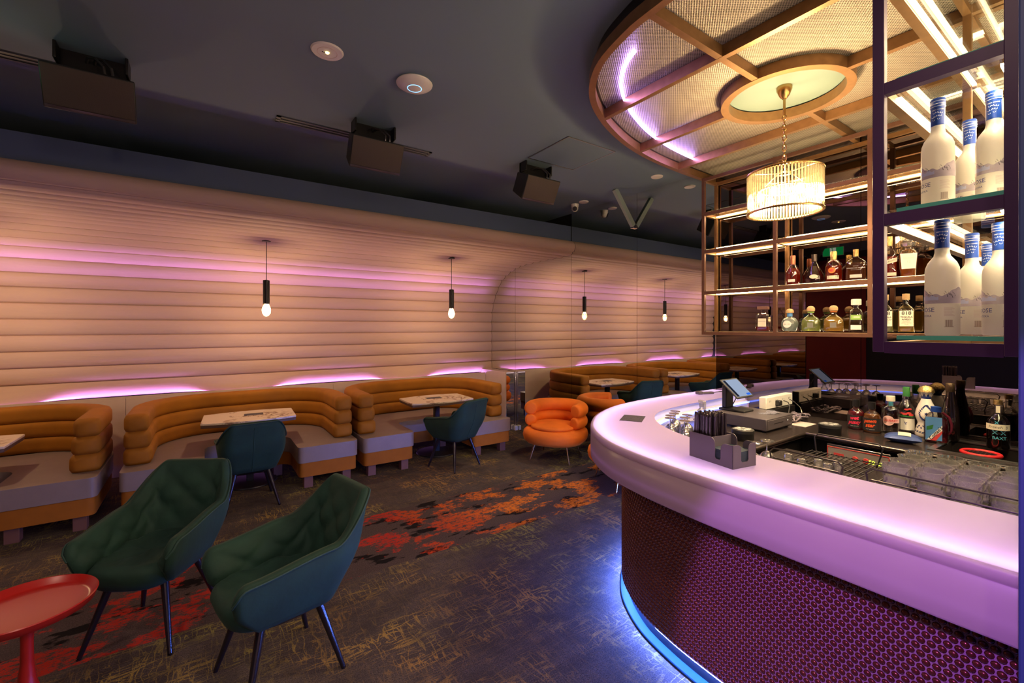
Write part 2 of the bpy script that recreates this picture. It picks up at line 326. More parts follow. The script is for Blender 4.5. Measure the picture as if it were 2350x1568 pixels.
# ------------------------------------------------------------------ mesh builder
class MB:
    def __init__(s): s.v = []; s.f = []
    def add(s, vs, fs):
        o = len(s.v); s.v += [tuple(x) for x in vs]; s.f += [tuple(i+o for i in f) for f in fs]; return s
    def box(s, x0, x1, y0, y1, z0, z1, mat=None):
        vs = [(x, y, z) for x in (x0, x1) for y in (y0, y1) for z in (z0, z1)]
        if mat is not None: vs = [mat @ Vector(q) for q in vs]
        return s.add(vs, [(0, 1, 3, 2), (4, 6, 7, 5), (0, 4, 5, 1), (2, 3, 7, 6), (0, 2, 6, 4), (1, 5, 7, 3)])
    def bar(s, a, b, w, h):
        """square bar from a to b"""
        a, b = Vector(a), Vector(b); d = (b-a).normalized()
        up = Vector((0, 0, 1)) if abs(d.z) < .95 else Vector((1, 0, 0))
        x = d.cross(up).normalized(); y = x.cross(d)
        vs = []
        for p in (a, b):
            for i, j in ((-1, -1), (1, -1), (1, 1), (-1, 1)): vs.append(p+x*(w/2*i)+y*(h/2*j))
        return s.add(vs, [(0, 1, 2, 3), (7, 6, 5, 4), (0, 4, 5, 1), (1, 5, 6, 2), (2, 6, 7, 3), (3, 7, 4, 0)])
    def prism(s, poly, z0, z1):
        n = len(poly)
        return s.add([(x, y, z0) for x, y in poly]+[(x, y, z1) for x, y in poly],
                     [tuple(range(n-1, -1, -1)), tuple(range(n, 2*n))]+[(i, (i+1) % n, n+(i+1) % n, n+i) for i in range(n)])
    def lathe(s, prof, n=24, c=(0, 0, 0), p=2., sx=1., sy=1., cap=True):
        """profile [(r,z)]; p>2 squares the section"""
        vs = []; fs = []; m = len(prof)
        for r, z in prof:
            for k in range(n):
                a = 2*pi*(k+.5)/n; ca, sa = cos(a), sin(a)
                q = (abs(ca)**p+abs(sa)**p)**(-1/p)
                vs.append((c[0]+r*sx*q*ca, c[1]+r*sy*q*sa, c[2]+z))
        for i in range(m-1):
            for k in range(n):
                k2 = (k+1) % n; fs.append((i*n+k, i*n+k2, (i+1)*n+k2, (i+1)*n+k))
        if cap:
            fs.append(tuple(range(n-1, -1, -1))); fs.append(tuple((m-1)*n+k for k in range(n)))
        return s.add(vs, fs)
    def tube(s, pts, r, n=8, closed=False, cap=True):
        pts = [Vector(q) for q in pts]; m = len(pts); vs = []; fs = []; prev = None
        for i, q in enumerate(pts):
            if closed: d = pts[(i+1) % m]-pts[i-1]
            else: d = pts[min(i+1, m-1)]-pts[max(i-1, 0)]
            d.normalize()
            if prev is None:
                up = Vector((0, 0, 1)) if abs(d.z) < .9 else Vector((1, 0, 0)); x = d.cross(up).normalized()
            else: x = (prev-d*prev.dot(d)).normalized()
            prev = x; y = d.cross(x); rr = r[i] if isinstance(r, (list, tuple)) else r
            for k in range(n):
                a = 2*pi*k/n; vs.append(q+x*(rr*cos(a))+y*(rr*sin(a)))
        for i in range(m if closed else m-1):
            j = (i+1) % m
            for k in range(n):
                k2 = (k+1) % n; fs.append((i*n+k, i*n+k2, j*n+k2, j*n+k))
        if cap and not closed:
            fs.append(tuple(range(n-1, -1, -1))); fs.append(tuple((m-1)*n+k for k in range(n)))
        return s.add(vs, fs)
    def sweep(s, path, sec, closed=False, cap=True):
        """sweep a section [(off,z)] along a plan path [(x,y)]; off is to the left of travel; path may carry z"""
        m = len(path); n = len(sec); vs = []; fs = []
        for i in range(m):
            a = path[(i-1) % m] if (closed or i > 0) else path[0]; b = path[(i+1) % m] if (closed or i < m-1) else path[-1]
            dx, dy = b[0]-a[0], b[1]-a[1]; L = sqrt(dx*dx+dy*dy) or 1; nx, ny = -dy/L, dx/L
            for o, z in sec: vs.append((path[i][0]+nx*o, path[i][1]+ny*o, z))
        for i in range(m if closed else m-1):
            j = (i+1) % m
            for k in range(n):
                k2 = (k+1) % n; fs.append((i*n+k, j*n+k, j*n+k2, i*n+k2))
        if cap and not closed:
            fs.append(tuple(range(n))); fs.append(tuple((m-1)*n+k for k in range(n-1, -1, -1)))
        return s.add(vs, fs)
    def strip(s, path, sec):
        """open sheet: like sweep but the section is an open polyline"""
        m = len(path); n = len(sec); vs = []; fs = []
        for i in range(m):
            a = path[max(i-1, 0)]; b = path[min(i+1, m-1)]
            dx, dy = b[0]-a[0], b[1]-a[1]; L = sqrt(dx*dx+dy*dy) or 1; nx, ny = -dy/L, dx/L
            for o, z in sec: vs.append((path[i][0]+nx*o, path[i][1]+ny*o, z))
        for i in range(m-1):
            for k in range(n-1): fs.append((i*n+k, (i+1)*n+k, (i+1)*n+k+1, i*n+k+1))
        return s.add(vs, fs)
    def sphere(s, c, r, n=16, m=10, sx=1, sy=1, sz=1):
        prof = [(max(1e-4, r*sin(pi*i/m)), -r*cos(pi*i/m)) for i in range(m+1)]
        o = len(s.v); s.lathe(prof, n, (0, 0, 0))
        for i in range(o, len(s.v)):
            x, y, z = s.v[i]; s.v[i] = (c[0]+x*sx, c[1]+y*sy, c[2]+z*sz)
        return s
    def torus(s, c, R, r, n=32, k=10, axis='z', rot=None):
        pts = []
        for i in range(n):
            a = 2*pi*i/n
            q = Vector((R*cos(a), R*sin(a), 0)) if axis == 'z' else (Vector((R*cos(a), 0, R*sin(a))) if axis == 'y' else Vector((0, R*cos(a), R*sin(a))))
            if rot is not None: q = rot @ q
            pts.append(Vector(c)+q)
        return s.tube(pts, r, k, closed=True)
    def xf(s, mat):
        s.v = [tuple(mat @ Vector(q)) for q in s.v]; return s
    def build(s, name, mat, parent=None, loc=None, smooth=True, bevel=0., seg=2, angle=40):
        me = bpy.data.meshes.new(name); me.from_pydata(s.v, [], s.f); me.update()
        bm = bmesh.new(); bm.from_mesh(me); bmesh.ops.recalc_face_normals(bm, faces=bm.faces); bm.to_mesh(me); bm.free()
        if smooth:
            for q in me.polygons: q.use_smooth = True
            try: me.set_sharp_from_angle(angle=radians(angle))
            except Exception: pass
        me.materials.append(M[mat] if isinstance(mat, str) else mat)
        o = bpy.data.objects.new(name, me); COL.objects.link(o)
        if parent: o.parent = parent
        if loc: o.location = loc
        if bevel:
            b = o.modifiers.new('bevel', 'BEVEL'); b.width = bevel; b.segments = seg; b.limit_method = 'ANGLE'; b.angle_limit = radians(35)
            b.harden_normals = False
        return o
def tag(o, label, cat, group=None):
    o['label'] = label; o['category'] = cat
    if group: o['group'] = group
    return o
def thing(name, label, cat, loc=(0, 0, 0), rz=0., group=None):
    o = bpy.data.objects.new(name, None); COL.objects.link(o); o.empty_display_size = .1
    o.location = loc; o.rotation_euler = (0, 0, rz)
    return tag(o, label, cat, group)
def struct(o): o['kind'] = 'structure'; return o
def plab(o, s): o['label'] = s; return o
KIDS = {}
def kids(o): return [c for c in bpy.data.objects if c.parent == o]
def dup(o, label=None, loc=None, rz=None, parent=None):
    c = o.copy(); COL.objects.link(c)
    if parent is not None: c.parent = parent
    if label: c['label'] = label
    if loc: c.location = loc
    if rz is not None: c.rotation_euler = (0, 0, rz)
    for k in kids(o): dup(k, parent=c)
    return c
def face(dx, dy): return atan2(dx, -dy)           # rotation that turns local -Y towards (dx,dy)
def catmull(pts, n=10):
    out = []; P = [Vector(p) for p in pts]; P = [P[0]*2-P[1]]+P+[P[-1]*2-P[-2]]
    for i in range(1, len(P)-2):
        for k in range(n):
            t = k/n; a, b, c, d = P[i-1], P[i], P[i+1], P[i+2]
            out.append(.5*((2*b)+(-a+c)*t+(2*a-5*b+4*c-d)*t*t+(-a+3*b-3*c+d)*t**3))
    out.append(P[-2]); return out
def resample(pts, step):
    L = [0]
    for i in range(1, len(pts)): L.append(L[-1]+(pts[i]-pts[i-1]).length)
    n = max(2, int(L[-1]/step)); out = []; j = 0
    for k in range(n+1):
        d = L[-1]*k/n
        while j < len(L)-2 and L[j+1] < d: j += 1
        t = (d-L[j])/max(1e-9, L[j+1]-L[j]); out.append(pts[j].lerp(pts[j+1], t))
    return out
def offset(path, d):
    out = []
    for i, q in enumerate(path):
        t = path[min(i+1, len(path)-1)]-path[max(i-1, 0)]; t.normalize()
        out.append(Vector((q.x-t.y*d, q.y+t.x*d)))
    return out
def rrect(hx, hy, r, n=4, cx=0, cy=0):
    out = []
    for sx, sy, a0 in ((1, 1, 0), (-1, 1, pi/2), (-1, -1, pi), (1, -1, 1.5*pi)):
        for k in range(n+1):
            a = a0+pi/2*k/n; out.append((cx+sx*(hx-r)+r*cos(a), cy+sy*(hy-r)+r*sin(a)))
    return out
_tc = {}
def text_geo(txt, size, align='CENTER', shear=0., bold=0.):
    key = (txt, size, align, shear, bold)
    if key not in _tc:
        cu = bpy.data.curves.new('lettering', 'FONT'); cu.body = txt; cu.size = size; cu.align_x = align; cu.align_y = 'CENTER'; cu.shear = shear; cu.offset = bold; cu.resolution_u = 2
        o = bpy.data.objects.new('lettering', cu); me = bpy.data.meshes.new_from_object(o)
        _tc[key] = ([tuple(v.co) for v in me.vertices], [tuple(p.vertices) for p in me.polygons])
        bpy.data.objects.remove(o); bpy.data.curves.remove(cu); bpy.data.meshes.remove(me)
    return _tc[key]
def wrap_text(mb, txt, size, r, z, a0=0., align='CENTER', shear=0., bold=0., slope=0.):
    vs, fs = text_geo(txt, size, align, shear, bold)
    mb.add([(r*sin(a0+x/r), -r*cos(a0+x/r), z+y+slope*x) for x, y, _ in vs], fs); return mb
def flat_text(mb, txt, size, mat, align='CENTER', shear=0., bold=0.):
    vs, fs = text_geo(txt, size, align, shear, bold)
    mb.add([mat @ Vector(v) for v in vs], fs); return mb
def patch(mb, r, a0, a1, z0, z1, n=12, top=None, shape=None):
    """curved label patch; angle 0 faces local -Y"""
    vs = []; 
    for k in range(n+1):
        a = a0+(a1-a0)*k/n
        zt = top(k/n) if top else z1
        vs += [(r*sin(a), -r*cos(a), z0), (r*sin(a), -r*cos(a), zt)]
    mb.add(vs, [(2*k, 2*k+2, 2*k+3, 2*k+1) for k in range(n)]); return mb
def disc_patch(mb, r, a, z, ra, rz_, n=20):
    vs = [(r*sin(a), -r*cos(a), z)]
    for k in range(n):
        t = 2*pi*k/n; b = a+ra*cos(t)/r; vs.append((r*sin(b), -r*cos(b), z+rz_*sin(t)))
    mb.add(vs, [(0, 1+k, 1+(k+1) % n) for k in range(n)]); return mb
# ------------------------------------------------------------------ setting
UW = 4.36            # plane of the mirror wall
struct(MB().box(-3.0, 4.5, -3.2, 7.25, -.1, 0).build('floor', 'carpet', smooth=False))
struct(MB().box(-3.0, 4.5, -3.2, 7.25, 3.39, 3.5).build('ceiling', 'ceil', smooth=False))
struct(MB().box(4.378, 4.5, -3.2, 7.25, 0, 3.39).build('wall_far', 'dark', smooth=False))
struct(MB().box(-3.0, -2.885, -3.2, 7.25, 0, 3.39).build('wall_left', 'dark', smooth=False))
struct(MB().box(-3.0, 4.5, -3.2, -3.0, 0, 3.39).build('wall_front', 'lower', smooth=False))
struct(MB().box(-3.0, 4.378, 7.12, 7.25, 0, 3.39).build('wall_back', 'dark', smooth=False))
struct(MB().box(1.60, 1.738, -3.0, .186, 0, 3.39).build('wall_right', 'stub', smooth=False, bevel=.004))
# blue bulkhead whose top stops short of the ceiling
struct(MB().box(-2.885, 4.356, 4.80, 7.12, 2.985, 3.20).build('trim_1', 'blue', smooth=False))
# lower wall with the light ledge, and the short pier beside the mirror
lw = MB()
xs = [-2.885, -.76, 1.55, 3.70, 4.156]
for a, b in zip(xs[:-1], xs[1:]): lw.box(a+.002, b-.002, 6.845, 7.12, 0, .905).box(a, b, 6.8465, 6.851, .9045, .932).box(a, b, 6.852, 7.1, .01, .904)
struct(MB().box(-2.88, 1.55, -2.99, -1.35, .0005, .003).build('trim_4', 'wlabel', smooth=False))
struct(lw.build('trim_2', 'lower', smooth=False, bevel=.003))
struct(MB().box(4.16, 4.356, 6.205, 7.10, 0, .985).build('trim_3', 'lower', smooth=False, bevel=.003))
# padded quilted wall
CR = [(4.80, 2.985), (4.775, 2.809), (4.94, 2.808), (5.12, 2.807), (5.305, 2.806), (5.485, 2.805), (5.675, 2.803), (5.86, 2.80), (6.04, 2.79), (6.20, 2.755), (6.35, 2.71), (6.50, 2.655), (6.63, 2.585),
      (6.745, 2.472), (6.847, 2.330), (6.924, 2.180), (6.972, 2.01), (6.985, 1.833), (6.985, 1.655), (6.985, 1.475), (6.985, 1.295), (6.985, 1.115), (6.955, .925)]
prof = []
for i in range(len(CR)-1):
    (a, b), (c, d) = CR[i], CR[i+1]; L = sqrt((c-a)**2+(d-b)**2); nx, nz = (d-b)/L, -(c-a)/L
    dep = .42*L if i == 0 else .17*L
    for k in range(11):
        t = (0, .035, .07, .16, .28, .40, .52, .64, .76, .87, .95)[k]; o = dep*sin(pi*t)**.55 if 0 < t < 1 else (-.016 if i > 0 else 0)
        prof.append((a+(c-a)*t+nx*o, b+(d-b)*t+nz*o, i, sin(pi*t)))
prof.append((*CR[-1], len(CR)-2, 0))
NU = 150; vs = []; fs = []; n = len(prof)
for j in range(NU+1):
    u = -2.872+(4.357+2.872)*j/NU
    sag = (.5+.5*cos(2*pi*(u-.41)/2.28))**2.4
    for (y, z, i, w) in prof:
        dy = dz = 0
        if i == len(CR)-2:
            f = (1-(z-CR[-1][1])/(CR[-2][1]-CR[-1][1])); dz = -.012*sag*w*max(0, f); dy = .060*(1-sag)*max(0, f)-.088*sag*max(0, f)**1.6
        q = noise.noise(Vector((u*1.7, y*6, z*6)))*.006*w
        vs.append((u, y+dy+q, z+dz+q))
for j in range(NU):
    for k in range(n-1): fs.append((j*n+k, (j+1)*n+k, (j+1)*n+k+1, j*n+k+1))
mb = MB(); mb.add(vs, fs); o = mb.build('wall_padding', 'pad', angle=70); struct(o); o.name = 'wall_quilted'
# mirrors of the far wall
def wall_mirror(y0, y1, z0, z1, label, mat='mirror', group=None, name='wall_mirror'):
    return tag(MB().box(UW, UW+.015, y0, y1, z0, z1).build(name, mat, smooth=False), label, 'mirror', group)
wall_mirror(6.207, 7.1, .99, 2.975, 'tall narrow mirror panel against the scalloped end of the quilted wall, above the ledge')
wall_mirror(4.794, 6.203, .01, 2.975, 'clear mirror panel behind the brass-legged orange armchair, left of the corner seam')
wall_mirror(3.612, 4.790, .01, 3.388, 'clear mirror panel below the security camera, left of the steel bracket')
wall_mirror(2.584, 3.608, .01, 3.388, 'clear mirror panel right of the steel bracket, ending at the hanging shelf')
wall_mirror(1.352, 2.580, .01, 3.388, 'dark tinted mirror panel behind the tablet till', 'tint', name='tinted_wall_mirror')
wall_mirror(.122, 1.348, .01, 3.388, 'dark tinted mirror panel behind the row of liqueur bottles', 'tint', name='tinted_wall_mirror')
wall_mirror(-2.99, .118, .01, 3.388, 'dark tinted mirror panel at the right end of the bar, past the sink', 'tint', name='tinted_wall_mirror')
tag(MB().box(4.164, 4.354, 6.188, 6.204, .01, .98).build('pier_mirror', 'mirror', smooth=False), 'low narrow mirror strip on the front of the pier right of the last booth', 'mirror')
t = thing('mirror_edge_post', 'chrome post at the mirror corner standing on a pale wooden block', 'post', (4.345, 6.17, 0))
MB().box(-.012, .012, -.012, .012, .075, .985).build('post', 'chrome', t, bevel=.003)
MB().box(-.045, .01, -.05, .01, 0, .075).build('block', 'label', t, bevel=.004)
# far left end of the room, seen only in the mirrors
tag(MB().box(-2.884, -2.872, 4.66, 6.9, .01, 2.975).build('end_wall_mirror', 'mirror', smooth=False), 'mirror panel on the far left end wall, seen reflected behind the bar', 'mirror')
tag(MB().box(-2.884, -2.86, 3.50, 4.64, .01, 3.25).build('red_screen', 'redpanel', smooth=False), 'dark red wall panel seen reflected below the exit sign', 'panel')
t = thing('exit_sign', 'green running-man exit sign seen reflected above the shelf bottles', 'sign', (-1.0, 3.44, 3.08))
MB().box(-.012, .012, -.17, .17, 0, .16).build('sign_box', 'white', t, bevel=.004)
MB().box(.0121, .0131, -.165, .165, .005, .155).build('green_face', 'exit', t, smooth=False)
man = MB()
man.box(.0132, .0138, -.05, .05, .01, .15)
man.build('white_field', 'exitw', t, smooth=False)
fig = MB()
for a, b in (((0, .035), (.004, .125)), ((0, .075), (.035, .05)), ((.035, .05), (.025, .02)), ((0, .075), (-.02, .045)), ((-.02, .045), (-.04, .03)), ((.0, .11), (.03, .09)), ((.0, .11), (-.03, .10))):
    fig.bar((.0140, a[0], a[1]), (.0140, b[0], b[1]), .012, .0006)
fig.sphere((.014, .012, .138), .010, 10, 6, sx=.05).build('running_figure', 'exit', t, smooth=False)
MB().box(-.006, .006, -.1, .1, .16, .31).build('hanger', 'white', t)

# ledge light and floor light of the padded wall
tag(MB().box(-2.86, 4.15, 6.946, 6.958, .906, .914).build('ledge_light_strip', 'led_purple', smooth=False), 'purple light strip along the ledge under the quilted wall', 'light strip')
for u, wh in ((.41, 'middle'), (-1.80, 'left'), (2.54, 'right')):
    tag(MB().box(u-.75, u+.75, 6.825, 6.842, .03, .045).build('floor_light_strip', 'led_floor', smooth=False), 'purple light strip on the floor behind the %s mustard booth' % wh, 'light strip')

# ------------------------------------------------------------------ ceiling fittings
def downlight(x, y, label, r=.06, group=None, on=True):
    t = thing('downlight', label, 'ceiling light', (x, y, 3.39), 0, group)
    MB().lathe([(r*.78, -.012), (r, -.010), (r+.004, 0)], 28).lathe([(r*.78, -.012), (r*.72, -.002)], 28, cap=False).build('trim_ring', 'white', t)
    MB().lathe([(.001, -.004), (r*.74, -.004)], 24, cap=False).build('lens', 'dl_lens', t)
    return t
M['dl_lens'] = emit('downlight_lens', (1, .85, .65), 2.5)
downlight(4.06, 3.09, 'small recessed ceiling light right of the steel bracket')
downlight(4.09, 4.26, 'small recessed ceiling light beside the security camera')
t = thing('emergency_light', 'round pale emergency light with an amber lens, set flush in the ceiling', 'ceiling light', (.6, 2.80, 3.39))
MB().lathe([(.001, -.008), (.055, -.010), (.085, -.008), (.092, 0)], 36).build('rim', 'white', t)
MB().torus((0, 0, -.009), .055, .0022, 36, 6).build('groove', 'lower', t)
MB().sphere((0, 0, -.008), .012, 12, 8, sz=.8).build('lens', 'amber_led', t)
MB().sphere((-.026, .004, -.009), .004, 8, 6).sphere((-.016, .006, -.009), .004, 8, 6).build('indicator', 'black', t)
t = thing('wireless_disc', 'white domed wireless unit with a glowing blue ring on the ceiling', 'wireless unit', (1.16, 2.83, 3.39))
MB().lathe([(.112, 0), (.12, -.008), (.118, -.014)], 40).build('base', 'white', t)
MB().lathe([(.118, -.013), (.105, -.024), (.075, -.035), (.03, -.041), (.001, -.042)], 40).build('dome', 'white', t)
MB().torus((0, 0, -.0385), .046, .0022, 40, 6).build('ring', 'ring_led', t)
def slot(x0, x1, y, label):
    t = thing('slot_vent', label, 'vent', ((x0+x1)/2, y, 3.39))
    h = (x1-x0)/2
    f = MB()
    for a, b in ((-.055, -.040), (-.008, .008), (.040, .055)): f.box(-h, h, a, b, -.008, 0)
    f.box(-h, -h+.03, -.055, .055, -.008, 0).box(h-.03, h, -.055, .055, -.008, 0).build('frame', 'ventpaint', t)
    MB().box(-h+.03, h-.03, -.04, .04, -.003, 0).build('slot', 'black', t)
M['ventpaint'] = pbr('vent_paint', (.055, .055, .075), .5)
slot(.46, 1.76, 3.92, 'long slot air vent in the ceiling behind the middle black speaker')
slot(-2.1, -.55, 3.94, 'long slot air vent in the ceiling left of the nearest black speaker')
t = thing('access_hatch', 'square ceiling access hatch with a thin bright edge beside the canopy', 'hatch', (2.865, 3.16, 3.39))
MB().box(-.285, .285, -.285, .285, -.006, 0).build('door', 'ceil', t, bevel=.002)
e = MB()
for a in ((-.293, -.287, -.293, .293), (.287, .293, -.293, .293), (-.293, .293, -.293, -.287), (-.293, .293, .287, .293)): e.box(*a, -.007, 0)
e.build('edge_frame', 'steel', t)
def speaker(x, y, label, group=None):
    t = thing('ceiling_speaker', label, 'speaker', (x, y, 3.39))
    # bracket plate and the tilted wedge cabinet, facing -Y and down
    MB().box(-.165, .165, .0, .025, -.12, 0).box(-.165, -.15, -.09, .025, -.10, 0).box(.15, .165, -.09, .025, -.10, 0).build('bracket', 'black', t, bevel=.004)
    R = Matrix.Translation((0, -.02, -.225)) @ Matrix.Rotation(radians(28), 4, 'X')
    cab = MB()
    w, h = .205, .122
    pts = [(-w, -.12, -h), (w, -.12, -h), (w, -.12, h), (-w, -.12, h), (-w*.86, .12, -h*.80), (w*.86, .12, -h*.80), (w*.86, .12, h*.80), (-w*.86, .12, h*.80)]
    cab.add([R @ Vector(p) for p in pts], [(0, 1, 2, 3), (7, 6, 5, 4), (0, 4, 5, 1), (1, 5, 6, 2), (2, 6, 7, 3), (3, 7, 4, 0)])
    cab.build('cabinet', 'blackp', t, bevel=.008)
    g = MB(); gs = []
    for i in range(13):
        q = -1+2*i/12; 
        gs += [R @ Vector((q*w*.965, -.122-.012*(1-q*q), -h*.80)), R @ Vector((q*w*.965, -.122-.012*(1-q*q), h*.93))]
    g.add(gs, [(2*i, 2*i+2, 2*i+3, 2*i+1) for i in range(12)]).build('grille', 'grille', t, angle=80)
    g2 = MB(); gs = []
    for i in range(13):
        q = -1+2*i/12
        gs += [R @ Vector((q*w*.965, -.122, -h*.95)), R @ Vector((q*w*.965, -.122-.018*(1-q*q), -h*.82))]
    g2.add(gs, [(2*i, 2*i+2, 2*i+3, 2*i+1) for i in range(12)]).build('badge_strip', 'graymetal', t, angle=80)
    for dx in (0, .035):
        c = MB().tube([(-.04+dx, .02, -.05), (-.02+dx, -.06, -.045), (.02+dx, -.11, -.06), (.06+dx, -.14, -.11), (.065+dx, -.13, -.15)], .008, 8); c.build('cable', 'blackgloss', t)
    return t
M['blackgloss'] = pbr('cable_sheath', (.03, .027, .03), .2)
sp = speaker(-.55, 3.66, 'nearest and largest black speaker under the ceiling, its face in full shadow')
dup(sp, 'middle black ceiling speaker hung across the slot vent, brownish grille', (1.13, 3.64, 3.39))
dup(sp, 'farthest black ceiling speaker with a lit tan grille, beside the access hatch', (2.76, 3.60, 3.39))
t = thing('security_camera', 'white dome security camera on the ceiling where it meets the mirror', 'camera', (4.08, 4.42, 3.39))
MB().lathe([(.001, 0), (.052, 0), (.050, -.03), (.044, -.05)], 28).build('mount', 'white', t)
MB().sphere((0, 0, -.055), .046, 20, 14).build('ball', 'white', t)
MB().xf(Matrix.Identity(4)).lathe([(.030, 0), (.030, .008), (.001, .009)], 20).xf(Matrix.Translation((-.028, -.031, -.068)) @ Vector((0, 0, 1)).rotation_difference(Vector((-.62, -.68, -.35))).to_matrix().to_4x4()).build('lens', 'black', t)
M['brace'] = pbr('grey_paint', (.22, .27, .27), .5)
t = thing('steel_bracket', 'grey angled steel brace running from the ceiling down to the mirror', 'bracket', (4.02, 3.66, 3.39))
MB().bar((0, 0, 0), (.315, -.01, -.40), .045, .06).build('brace', 'brace', t, bevel=.003)
MB().box(.30, .335, -.03, .02, -.43, -.385).build('end_clip', 'chrome', t, bevel=.003)

# ------------------------------------------------------------------ pendants
def pendant(x, y, label, loc=True):
    t = thing('pendant_light', label, 'pendant light', (x, y, 2.795), 0, None)
    MB().lathe([(.001, .02), (.048, .02), (.048, -.04), (.001, -.042)], 28).build('ceiling_cup', 'black', t, bevel=.002)
    MB().tube([(0, 0, -.03), (0, 0, -.50)], .004, 8).build('cord', 'black', t)
    MB().lathe([(.008, -.49), (.036, -.497), (.036, -.775), (.030, -.775), (.030, -.74)], 28).build('shade_tube', 'black', t)
    MB().lathe([(.022, -.765), (.030, -.785), (.045, -.82), (.050, -.85), (.044, -.885), (.026, -.915), (.001, -.925)], 10).build('crystal_bulb', 'bulbglass', t, angle=10)
    MB().sphere((0, 0, -.80), .020, 12, 8).build('filament', 'bulb', t)
    MB().sphere((0, 0, -.865), .011, 12, 8).build('crystal_core', 'bulb', t)
    return t
pd = pendant(.60, 5.98, 'slim black pendant light hanging over the middle booth, nearest of those in view')
dup(pd, 'slim black pendant light hanging over the right booth beside the mirror', (3.01, 5.93, 2.795))
dup(pd, 'slim black pendant light over the left booth, seen only in the mirror', (-1.78, 5.98, 2.795))

# ------------------------------------------------------------------ booths
def arc_path(hw, y0, y1, r, n=12):
    P = [Vector((-hw, y0))]
    for k in range(n+1):
        a = pi-pi/2*k/n; P.append(Vector((-hw+r+r*cos(a), y1-r+r*sin(a))))
    for k in range(n+1):
        a = pi/2-pi/2*k/n; P.append(Vector((hw-r+r*cos(a), y1-r+r*sin(a))))
    P.append(Vector((hw, y0))); return resample(P, .035)
def roll(hw, y0, y1, r, th, z0, z1):
    """one padded roll along a U path with rounded section and domed ends"""
    path = arc_path(hw, y0, y1, r); N = len(path); mb = MB(); n = 24; vs = []; fs = []
    hz = (z1-z0)/2; zc = (z0+z1)/2
    for i, q in enumerate(path):
        t = path[min(i+1, N-1)]-path[max(i-1, 0)]; t.normalize(); nx, ny = -t.y, t.x
        e = min(i, N-1-i)*.035; k = min(1, (.55+.45*sqrt(max(0, 1-(1-min(1, e/.05))**2))))
        for j in range(n):
            a = 2*pi*j/n; ca, sa = cos(a), sin(a); p = 4.6; qn = (abs(ca)**p+abs(sa)**p)**(-1/p)
            o = th/2*qn*ca*k; z = zc+hz*qn*sa*(k if k < 1 else 1)
            vs.append((q.x+nx*o, q.y+ny*o, z))
    for i in range(N-1):
        for j in range(n):
            j2 = (j+1) % n; fs.append((i*n+j, (i+1)*n+j, (i+1)*n+j2, i*n+j2))
    fs.append(tuple(range(n))); fs.append(tuple((N-1)*n+j for j in range(n-1, -1, -1)))
    return mb.add(vs, fs)
def booth_poly(ins=0., r=.05):
    hw = 1.035-ins; ci = .41+ins; f = -1.18+ins; b = .42; c = -.52+ins
    pts = [(-hw, f), (-ci, f), (-ci, c), (ci, c), (ci, f), (hw, f), (hw, b-.45), (hw-.45, b), (-hw+.45, b), (-hw, b-.45)]
    rad = [.06, .06, .16, .16, .06, .06, .35, .35, .35, .35]; out = []
    m = len(pts)
    for i in range(m):
        p = Vector(pts[i]); a = (Vector(pts[i-1])-p).normalized(); b2 = (Vector(pts[(i+1) % m])-p).normalized(); k = rad[i]
        p0, p1 = p+a*k, p+b2*k
        for j in range(6):
            t = j/5; out.append(tuple(p0*(1-t)**2+p*2*t*(1-t)+p1*t*t))
    return out
def booth(x, label):
    t = thing('booth_seat', label, 'booth', (x, 6.36, 0))
    MB().prism(booth_poly(), .285, .455).build('seat_cushion', 'leather', t, bevel=.028, seg=3)
    MB().prism(booth_poly(.012), .13, .283).build('seat_base', 'mustard2', t, bevel=.015, seg=2)
    for hw, th, z0, z1 in ((.925, .215, .450, .614), (.930, .20, .606, .772), (.935, .185, .764, .930)):
        roll(hw, -.97, .255, .62, th, z0, z1).build('back_roll', 'mustard', t, angle=60)
    for fx, fy in ((-.92, -1.08), (-.52, -1.08), (.52, -1.08), (.92, -1.08), (-.9, .0), (.9, .0), (-.3, -.45), (.3, -.45)):
        MB().box(fx-.045, fx+.045, fy-.045, fy+.045, 0, .131).build('foot', 'foot', t, bevel=.003)
    return t
b = booth(.41, 'mustard velvet booth of three stacked rolls in the middle, behind the two front chairs')
dup(b, 'mustard velvet booth at the left edge of the room, cut by the picture edge', (-1.80, 6.36, 0))
dup(b, 'mustard velvet booth at the right, closest to the mirror', (2.54, 6.36, 0))

# ------------------------------------------------------------------ tables
def pedestal_table(x, y, label, rz=0):
    t = thing('pedestal_table', label, 'table', (x, y, 0), rz)
    poly = []
    for k in range(13):
        q = -1+2*k/12; poly.append((.445*q, -(.335-.075*q*q)))
    poly += [(-a, -b_) for a, b_ in poly]
    MB().prism(poly, .728, .752).build('tabletop', 'marble', t, bevel=.006)
    MB().prism([(a*.995, b_*.995) for a, b_ in poly], .700, .7275).build('under_edge', 'tableedge', t, bevel=.003)
    MB().box(-.035, .035, -.035, .035, .02, .70).build('column', 'black', t, bevel=.004)
    MB().lathe([(.27, 0), (.275, .006), (.27, .016), (.05, .022), (.001, .022)], 40).build('foot_plate', 'black', t)
    return t
M['tableedge'] = pbr('dark_table_edge', (.10, .055, .045), .5)
tb = pedestal_table(.42, 5.80, 'marble-topped pedestal table in the middle booth, behind the green chair seen from the back', radians(-3))
dup(tb, 'marble-topped pedestal table in the right booth near the mirror', (2.66, 5.70, 0), radians(-2))
dup(tb, 'marble-topped pedestal table at the left picture edge, only its corner showing', (-1.82, 5.72, 0), 0)
def menu_card(x, y, z, w, h, label, rz=0):
    t = tag(MB().box(-w/2, w/2, -h/2, h/2, 0, .002).build('menu_card', 'card', None, (x, y, z), smooth=False), label, 'menu card')
    t.rotation_euler = (0, 0, rz); return t
menu_card(.46, 5.84, .7525, .19, .12, 'dark menu card on the marble table in the middle booth', radians(-4))
